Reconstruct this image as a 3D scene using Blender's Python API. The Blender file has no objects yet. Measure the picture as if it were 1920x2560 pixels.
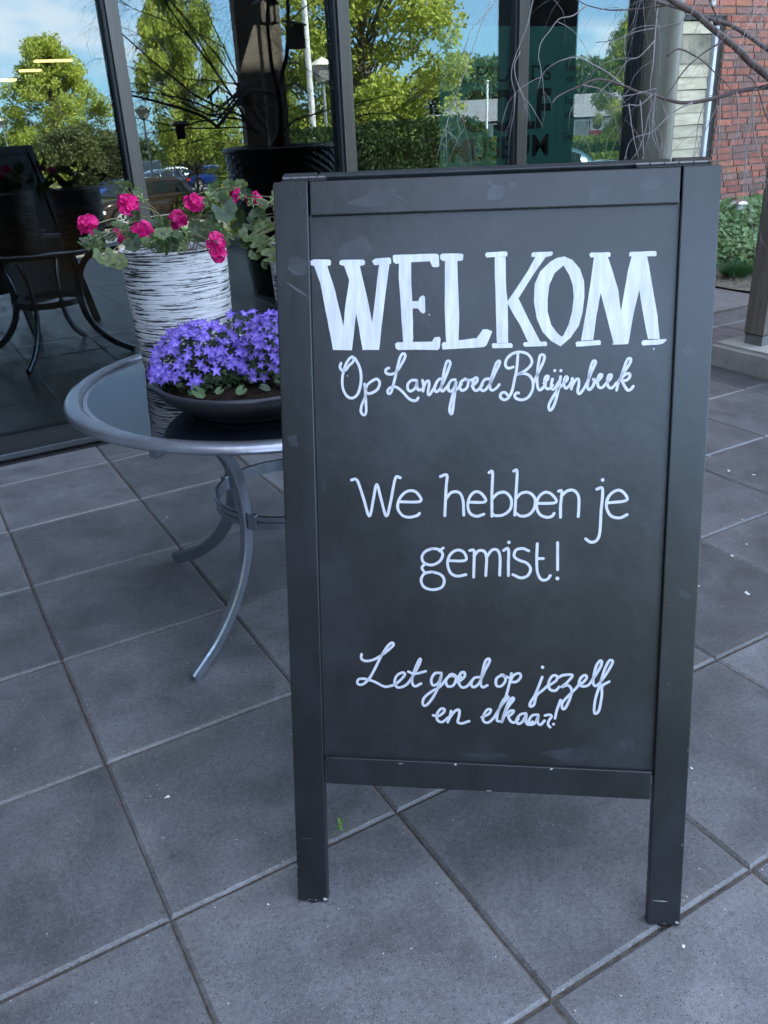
import bpy, bmesh, math, random
from mathutils import Vector, Matrix, Euler, noise
R = math.radians
random.seed(7)
S = bpy.context.scene
COL = S.collection

# ------------------------------------------------------------------ camera
CAM_H = 1.35224
cam_d = bpy.data.cameras.new('camera')
cam = bpy.data.objects.new('camera', cam_d); COL.objects.link(cam)
cam_d.sensor_fit = 'VERTICAL'; cam_d.sensor_height = 32.0; cam_d.lens = 2103.556/2560*32.0
cam_d.clip_start = 0.05; cam_d.clip_end = 1500
rx, dn, fw = (Vector((0.86175009, -0.50537607, -0.04451749)), Vector((-0.25048039, -0.34751444, -0.90360018)), Vector((0.44118744, 0.78982830, -0.42605739)))
up = -dn; bk = -fw
cam.matrix_world = Matrix(((rx[0], up[0], bk[0], 0), (rx[1], up[1], bk[1], 0), (rx[2], up[2], bk[2], CAM_H), (0, 0, 0, 1)))
S.camera = cam

# ------------------------------------------------------------------ world, sun, exposure
SUN_EL = R(48); SUN_AZ = math.atan2(0.55, 0.835)       # clockwise from +Y
W = bpy.data.worlds.new('World'); S.world = W; W.use_nodes = True
nt = W.node_tree; nt.nodes.clear()
N = nt.nodes.new; L = nt.links.new
out = N('ShaderNodeOutputWorld'); bg = N('ShaderNodeBackground'); bg.inputs[1].default_value = 0.085
sky = N('ShaderNodeTexSky'); sky.sky_type = 'NISHITA'; sky.sun_disc = False
sky.sun_elevation = SUN_EL; sky.sun_rotation = SUN_AZ; sky.altitude = 30; sky.air_density = 1.0; sky.dust_density = 0.15; sky.ozone_density = 3.0
tc = N('ShaderNodeTexCoord'); mp = N('ShaderNodeMapping'); mp.inputs['Scale'].default_value = (1, 1, 2.6)
cn = N('ShaderNodeTexNoise'); cn.inputs['Scale'].default_value = 3.1; cn.inputs['Detail'].default_value = 7; cn.inputs['Roughness'].default_value = .55
cr = N('ShaderNodeValToRGB'); cr.color_ramp.elements[0].position = .565; cr.color_ramp.elements[1].position = .66
sx = N('ShaderNodeSeparateXYZ'); lo = N('ShaderNodeMapRange'); lo.inputs[1].default_value = .42; lo.inputs[2].default_value = .10; lo.inputs[3].default_value = .12; lo.inputs[4].default_value = .85
mu = N('ShaderNodeMath'); mu.operation = 'MULTIPLY'
mx = N('ShaderNodeMixRGB'); mx.inputs[2].default_value = (7.5, 7.8, 8.4, 1)
L(tc.outputs['Generated'], mp.inputs[0]); L(mp.outputs[0], cn.inputs[0]); L(cn.outputs[0], cr.inputs[0])
L(tc.outputs['Generated'], sx.inputs[0]); L(sx.outputs[2], lo.inputs[0]); L(cr.outputs[0], mu.inputs[0]); L(lo.outputs[0], mu.inputs[1])
L(mu.outputs[0], mx.inputs[0]); hsk = N('ShaderNodeHueSaturation'); hsk.inputs['Saturation'].default_value = .55; L(sky.outputs[0], hsk.inputs['Color']); hz = N('ShaderNodeMapRange'); hz.inputs[1].default_value = 0; hz.inputs[2].default_value = .55; hz.inputs[3].default_value = 1; hz.inputs[4].default_value = 0
bl = N('ShaderNodeMixRGB'); bl.blend_type = 'MULTIPLY'; bl.inputs[2].default_value = (.42, .76, 1.08, 1); L(sx.outputs[2], hz.inputs[0]); L(hz.outputs[0], bl.inputs[0]); L(hsk.outputs[0], bl.inputs[1]); L(bl.outputs[0], mx.inputs[1]); L(mx.outputs[0], bg.inputs[0]); L(bg.outputs[0], out.inputs[0])

sd = bpy.data.lights.new('sun', 'SUN'); sd.energy = 5.0; sd.angle = R(.5); sd.color = (1, .95, .86)
sun = bpy.data.objects.new('sun', sd); COL.objects.link(sun)
sdir = Vector((math.sin(SUN_AZ)*math.cos(SUN_EL), math.cos(SUN_AZ)*math.cos(SUN_EL), math.sin(SUN_EL)))
sun.rotation_euler = sdir.to_track_quat('Z', 'Y').to_euler(); sun.location = (0, 0, 30)
vs = S.view_settings; vs.view_transform = 'Standard'; vs.look = 'None'; vs.exposure = 3.84; vs.gamma = 1; vs.use_curve_mapping = False
S.cycles.max_bounces = 8; S.cycles.glossy_bounces = 5; S.cycles.transparent_max_bounces = 12; S.cycles.caustics_reflective = False; S.cycles.caustics_refractive = False

# ------------------------------------------------------------------ material helpers
MATS = {}
def mat(name, col, rough=.6, metal=0., spec=.5, noise_s=None, noise_a=.2, col2=None, bump=0, bump_s=60, coord='Object', stretch=None, rand=0., detail=5, transl=0., coat=0.):
    if name in MATS: return MATS[name]
    m = bpy.data.materials.new(name); m.use_nodes = True; MATS[name] = m
    t = m.node_tree; p = t.nodes['Principled BSDF']; n = t.nodes.new; l = t.links.new
    p.inputs['Roughness'].default_value = rough; p.inputs['Metallic'].default_value = metal
    p.inputs['Specular IOR Level'].default_value = spec; p.inputs['Base Color'].default_value = (*col, 1)
    if coat: p.inputs['Coat Weight'].default_value = coat; p.inputs['Coat Roughness'].default_value = .08
    src = None
    c = n('ShaderNodeTexCoord'); mpp = n('ShaderNodeMapping'); l(c.outputs[coord], mpp.inputs[0])
    if stretch: mpp.inputs['Scale'].default_value = stretch
    oi = n('ShaderNodeObjectInfo')
    add = n('ShaderNodeVectorMath'); add.operation = 'ADD'; l(mpp.outputs[0], add.inputs[0])
    cmb = n('ShaderNodeMath'); cmb.operation = 'MULTIPLY'; cmb.inputs[1].default_value = 37.; l(oi.outputs['Random'], cmb.inputs[0]); l(cmb.outputs[0], add.inputs[1])
    if noise_s:
        no = n('ShaderNodeTexNoise'); no.inputs['Scale'].default_value = noise_s; no.inputs['Detail'].default_value = detail; no.inputs['Roughness'].default_value = .6
        l(add.outputs[0], no.inputs[0])
        ra = n('ShaderNodeValToRGB'); ra.color_ramp.elements[0].position = .32; ra.color_ramp.elements[1].position = .68
        c2 = col2 or tuple(min(1, v*(1+noise_a)) for v in col); c1 = col if col2 else tuple(v*(1-noise_a) for v in col)
        ra.color_ramp.elements[0].color = (*c1, 1); ra.color_ramp.elements[1].color = (*c2, 1)
        l(no.outputs[0], ra.inputs[0]); src = ra.outputs[0]
    if rand:
        hs = n('ShaderNodeHueSaturation'); mr = n('ShaderNodeMapRange'); mr.inputs[3].default_value = 1-rand; mr.inputs[4].default_value = 1+rand
        l(oi.outputs['Random'], mr.inputs[0]); l(mr.outputs[0], hs.inputs['Value'])
        if src: l(src, hs.inputs['Color'])
        else: hs.inputs['Color'].default_value = (*col, 1)
        src = hs.outputs[0]
    if src: l(src, p.inputs['Base Color'])
    if bump:
        nb = n('ShaderNodeTexNoise'); nb.inputs['Scale'].default_value = bump_s; nb.inputs['Detail'].default_value = 4; l(add.outputs[0], nb.inputs[0])
        b = n('ShaderNodeBump'); b.inputs['Strength'].default_value = bump; b.inputs['Distance'].default_value = .01; l(nb.outputs[0], b.inputs['Height']); l(b.outputs[0], p.inputs['Normal'])
    if transl:
        tr = n('ShaderNodeBsdfTranslucent'); mxs = n('ShaderNodeMixShader'); mxs.inputs[0].default_value = transl
        if src: l(src, tr.inputs[0])
        else: tr.inputs[0].default_value = (*col, 1)
        o = t.nodes['Material Output']; l(p.outputs[0], mxs.inputs[1]); l(tr.outputs[0], mxs.inputs[2]); l(mxs.outputs[0], o.inputs[0])
    return m

def glass_mat(name, r0, tint):
    m = bpy.data.materials.new(name); m.use_nodes = True; t = m.node_tree; t.nodes.clear(); n = t.nodes.new; l = t.links.new
    o = n('ShaderNodeOutputMaterial'); g = n('ShaderNodeBsdfGlossy'); g.inputs['Roughness'].default_value = 0.0; g.inputs[0].default_value = (.86, .96, 1, 1)
    tr = n('ShaderNodeBsdfTransparent'); tr.inputs[0].default_value = (*tint, 1); lw = n('ShaderNodeLayerWeight'); pw = n('ShaderNodeMath'); pw.operation = 'POWER'; pw.inputs[1].default_value = 5; l(lw.outputs['Facing'], pw.inputs[0]); f = n('ShaderNodeMath'); f.operation = 'MULTIPLY_ADD'; f.inputs[1].default_value = 1-r0; f.inputs[2].default_value = r0; l(pw.outputs[0], f.inputs[0])
    lw.inputs[0].default_value = .5
    x = n('ShaderNodeMixShader'); l(f.outputs[0], x.inputs[0]); l(tr.outputs[0], x.inputs[1]); l(g.outputs[0], x.inputs[2]); l(x.outputs[0], o.inputs[0])
    tcg = n('ShaderNodeTexCoord'); ng = n('ShaderNodeTexNoise'); ng.inputs['Scale'].default_value = 1.3; ng.inputs['Detail'].default_value = 1; bg_ = n('ShaderNodeBump'); bg_.inputs['Strength'].default_value = .10; bg_.inputs['Distance'].default_value = .004; l(tcg.outputs['Object'], ng.inputs[0]); l(ng.outputs[0], bg_.inputs['Height']); l(bg_.outputs[0], g.inputs['Normal'])
    MATS[name] = m
    return m

def emit_mat(name, col, st):
    m = bpy.data.materials.new(name); m.use_nodes = True; p = m.node_tree.nodes['Principled BSDF']
    p.inputs['Emission Color'].default_value = (*col, 1); p.inputs['Emission Strength'].default_value = st; MATS[name] = m; return m

# ------------------------------------------------------------------ object helpers
def tag(o, label=None, cat=None, group=None, kind=None):
    if label: o['label'] = label
    if cat: o['category'] = cat
    if group: o['group'] = group
    if kind: o['kind'] = kind
    return o
def link(o, parent=None):
    COL.objects.link(o)
    if parent is not None: o.parent = parent
    return o
def empty(name, loc=(0, 0, 0), rz=0, label=None, cat=None, group=None):
    o = bpy.data.objects.new(name, None); o.empty_display_size = .1; o.location = loc; o.rotation_euler = (0, 0, rz); link(o)
    return tag(o, label, cat, group)
def mesh(name, v, f, m=None, parent=None, smooth=False, loc=None):
    me = bpy.data.meshes.new(name); me.from_pydata([tuple(p) for p in v], [], f); me.update()
    if m: me.materials.append(m)
    if smooth: me.polygons.foreach_set('use_smooth', [True]*len(me.polygons))
    o = bpy.data.objects.new(name, me)
    if loc: o.location = loc
    return link(o, parent)
def from_bm(name, bm, m=None, parent=None, smooth=False, loc=None):
    me = bpy.data.meshes.new(name); bm.normal_update(); bm.to_mesh(me); bm.free()
    if m: me.materials.append(m)
    if smooth: me.polygons.foreach_set('use_smooth', [True]*len(me.polygons))
    o = bpy.data.objects.new(name, me)
    if loc: o.location = loc
    return link(o, parent)
def inst(name, src, parent=None, loc=(0, 0, 0), rot=(0, 0, 0), scale=(1, 1, 1)):
    o = bpy.data.objects.new(name, src if isinstance(src, bpy.types.Mesh) else src.data); o.location = loc; o.rotation_euler = rot; o.scale = scale
    return link(o, parent)
def add_box(bm, x0, x1, y0, y1, z0, z1, bev=0, M=None):
    r = bmesh.ops.create_cube(bm, size=1)
    vs_ = r['verts']
    for v in vs_: v.co = Vector((x0+(v.co.x+.5)*(x1-x0), y0+(v.co.y+.5)*(y1-y0), z0+(v.co.z+.5)*(z1-z0)))
    if bev:
        es = list({e for v in vs_ for e in v.link_edges})
        rr = bmesh.ops.bevel(bm, geom=es, offset=bev, segments=2, affect='EDGES', profile=.6)
        vs_ = list({v for f in rr['faces'] for v in f.verts} | {v for v in vs_ if v.is_valid})
    if M is not None:
        for v in vs_: v.co = M @ v.co
    return vs_
def box(name, x0, x1, y0, y1, z0, z1, m, parent=None, bev=0, M=None, loc=None):
    bm = bmesh.new(); add_box(bm, x0, x1, y0, y1, z0, z1, bev)
    if M is not None:
        for v in bm.verts: v.co = M @ v.co
    return from_bm(name, bm, m, parent, loc=loc)
class MB:
    def __init__(s): s.v = []; s.f = []
    def tube(s, pts, r, seg=6, cap=True):
        pts = [Vector(p) for p in pts]; n = len(pts)
        rs = r if isinstance(r, (list, tuple)) else [r]*n
        b0 = len(s.v); ref = None
        for i, p in enumerate(pts):
            t = (pts[min(i+1, n-1)]-pts[max(i-1, 0)]).normalized()
            if ref is None: ref = Vector((0, 0, 1)) if abs(t.z) < .9 else Vector((1, 0, 0))
            a = (ref - t*ref.dot(t))
            if a.length < 1e-4: a = t.orthogonal()
            a.normalize(); b = t.cross(a); ref = a
            for k in range(seg):
                an = 2*math.pi*k/seg; s.v.append(p+(a*math.cos(an)+b*math.sin(an))*rs[i])
        for i in range(n-1):
            for k in range(seg):
                s.f.append((b0+i*seg+k, b0+i*seg+(k+1) % seg, b0+(i+1)*seg+(k+1) % seg, b0+(i+1)*seg+k))
        if cap: s.f.append(tuple(b0+k for k in range(seg))[::-1]); s.f.append(tuple(b0+(n-1)*seg+k for k in range(seg)))
    def quad(s, a, b, c, d):
        i = len(s.v); s.v += [a, b, c, d]; s.f.append((i, i+1, i+2, i+3))
    def add(s, v, f, M=None):
        i = len(s.v); s.v += [(M @ Vector(p)) if M is not None else Vector(p) for p in v]; s.f += [tuple(i+k for k in q) for q in f]
    def build(s, name, m, parent=None, smooth=False, loc=None): return mesh(name, s.v, s.f, m, parent, smooth, loc)
def lathe(name, prof, m, parent=None, seg=48, loc=None, smooth=True, fn=None):
    v = []; f = []; n = len(prof)
    for i, (r, z) in enumerate(prof):
        for k in range(seg):
            a = 2*math.pi*k/seg; rr = r if fn is None else fn(r, z, a); v.append((rr*math.cos(a), rr*math.sin(a), z))
    for i in range(n-1):
        for k in range(seg): f.append((i*seg+k, i*seg+(k+1) % seg, (i+1)*seg+(k+1) % seg, (i+1)*seg+k))
    return mesh(name, v, f, m, parent, smooth, loc)
def smooth_path(P, n=6):
    P = [Vector(p) for p in P]; o = []
    Q = [P[0]*2-P[1]]+P+[P[-1]*2-P[-2]]
    for i in range(1, len(Q)-2):
        a, b, c, d = Q[i-1:i+3]
        for k in range(n):
            t = k/n; o.append(.5*((2*b)+(c-a)*t+(2*a-5*b+4*c-d)*t*t+(3*b-a-3*c+d)*t**3))
    o.append(P[-1]); return o
# ------------------------------------------------------------------ measured shapes (metres)
POLYS = [[[.057,1.1772],[.0628,1.1797],[.0883,1.1787],[.0917,1.1763],[.0911,1.1693],[.0854,1.1683],[.0595,1.1697],[.0565,1.1718]],[[.1059,1.1759],[.1106,1.1781],[.1459,1.1768],[.1487,1.1742],[.1482,1.169],[.1427,1.1672],[.1114,1.168],[.1058,1.1705]],[[.16,1.1745],[.165,1.1782],[.1901,1.1791],[.192,1.1769],[.192,1.1698],[.1879,1.1684],[.1639,1.1682]],[[.0625,1.1699],[.0854,1.1685],[.0973,1.1299],[.1056,1.0905],[.1103,1.0706],[.1128,1.0943],[.1214,1.1449],[.1134,1.1682],[.1397,1.1675],[.1528,1.1092],[.1588,1.0747],[.164,1.109],[.1719,1.1686],[.189,1.1689],[.1813,1.1164],[.175,1.0695],[.17,1.0304],[.1423,1.0308],[.1322,1.092],[.124,1.0306],[.0918,1.0315],[.081,1.0929],[.073,1.1402]],[[.1951,1.1812],[.1971,1.1831],[.2674,1.1834],[.2704,1.1805],[.2713,1.1634],[.2674,1.1616],[.2605,1.1623],[.256,1.1714],[.2239,1.1709],[.1999,1.169],[.1956,1.172]],[[.205,1.1718],[.2249,1.1713],[.2247,1.1464],[.2269,1.0979],[.2274,1.049],[.2259,1.0342],[.2097,1.0374],[.2104,1.0433],[.2069,1.1081],[.2047,1.1468]],[[.2234,1.1087],[.2364,1.1088],[.2394,1.1152],[.2444,1.118],[.2474,1.115],[.2477,1.0917],[.2453,1.0884],[.2403,1.0909],[.2363,1.0968],[.2253,1.097]],[[.197,1.0396],[.2006,1.0425],[.2592,1.0426],[.2632,1.0494],[.2712,1.0503],[.2732,1.0473],[.2716,1.0316],[.2682,1.0287],[.2329,1.0301],[.2025,1.0296],[.1981,1.0326]],[[.2724,1.1805],[.2753,1.1832],[.3067,1.1824],[.3102,1.1804],[.3096,1.1719],[.3057,1.1707],[.2773,1.1714],[.2729,1.1748]],[[.2808,1.1717],[.3004,1.1712],[.3019,1.1254],[.304,1.0868],[.3032,1.0419],[.2822,1.0422],[.2802,1.0872],[.2802,1.1258]],[[.2748,1.0384],[.2776,1.0413],[.3329,1.0474],[.3427,1.0612],[.3506,1.0611],[.3585,1.0577],[.3489,1.0354],[.3449,1.0325],[.2762,1.0295]],[[.3453,1.1794],[.3478,1.1831],[.3788,1.1838],[.3817,1.1813],[.3808,1.1757],[.3479,1.1752]],[[.3609,1.1753],[.3783,1.1752],[.3801,1.1236],[.3827,1.1045],[.3846,1.0384],[.3659,1.039],[.3632,1.1049],[.3618,1.1431]],[[.3574,1.0353],[.359,1.0382],[.3895,1.0383],[.3919,1.0357],[.3915,1.0309],[.3591,1.0304]],[[.4198,1.1784],[.4221,1.1811],[.4526,1.1812],[.454,1.1784],[.4518,1.1751],[.4423,1.1731],[.4203,1.1741]],[[.426,1.1739],[.4423,1.1735],[.4227,1.1454],[.4001,1.1098],[.3848,1.0977],[.3817,1.1045],[.396,1.1252],[.4149,1.1531]],[[.3843,1.1002],[.3998,1.1095],[.4162,1.077],[.4364,1.0396],[.4169,1.0393],[.4027,1.0676],[.3868,1.0938]],[[.4085,1.0365],[.411,1.0394],[.4451,1.0398],[.4475,1.0369],[.4466,1.0324],[.4111,1.0322]],[[.5111,1.1753],[.5133,1.1781],[.5415,1.1779],[.544,1.1759],[.5436,1.1708],[.5126,1.1709]],[[.5726,1.1752],[.5751,1.1773],[.6122,1.1778],[.6151,1.1759],[.6148,1.17],[.5735,1.1705]],[[.5182,1.1709],[.5399,1.1707],[.5482,1.148],[.5576,1.1197],[.5632,1.0847],[.5664,1.1101],[.5716,1.1474],[.5769,1.1706],[.6005,1.1705],[.6098,1.1279],[.6204,1.077],[.6257,1.0413],[.6074,1.0416],[.5988,1.0774],[.5905,1.119],[.585,1.0928],[.5805,1.0626],[.5772,1.0359],[.5536,1.0353],[.5432,1.0708],[.5304,1.1156],[.5249,1.0788],[.5209,1.0414],[.5017,1.0405],[.5084,1.0867],[.5138,1.1301]],[[.493,1.0368],[.4954,1.0391],[.5309,1.0408],[.5333,1.0385],[.5327,1.0331],[.4947,1.031]],[[.5517,1.0353],[.5768,1.0369],[.5765,1.034],[.5521,1.0334]],[[.5973,1.0356],[.5994,1.0394],[.6351,1.0412],[.637,1.0398],[.6317,1.0342],[.6242,1.0324],[.5988,1.0314]]]
OOUT = [[.4718,1.1732],[.4853,1.1673],[.497,1.153],[.5036,1.1341],[.5049,1.1095],[.5028,1.0849],[.4976,1.064],[.4847,1.045],[.4692,1.0321],[.4538,1.0407],[.4399,1.0554],[.4298,1.0767],[.425,1.1036],[.4259,1.1321],[.4341,1.1508],[.4491,1.1654],[.4604,1.1717]]
OIN = [[.4706,1.1596],[.4802,1.144],[.4859,1.1288],[.4883,1.1099],[.4864,1.0871],[.4812,1.0662],[.473,1.049],[.4701,1.0472],[.4632,1.0531],[.4533,1.0667],[.447,1.0879],[.4466,1.107],[.449,1.1297],[.4572,1.1483]]
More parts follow.
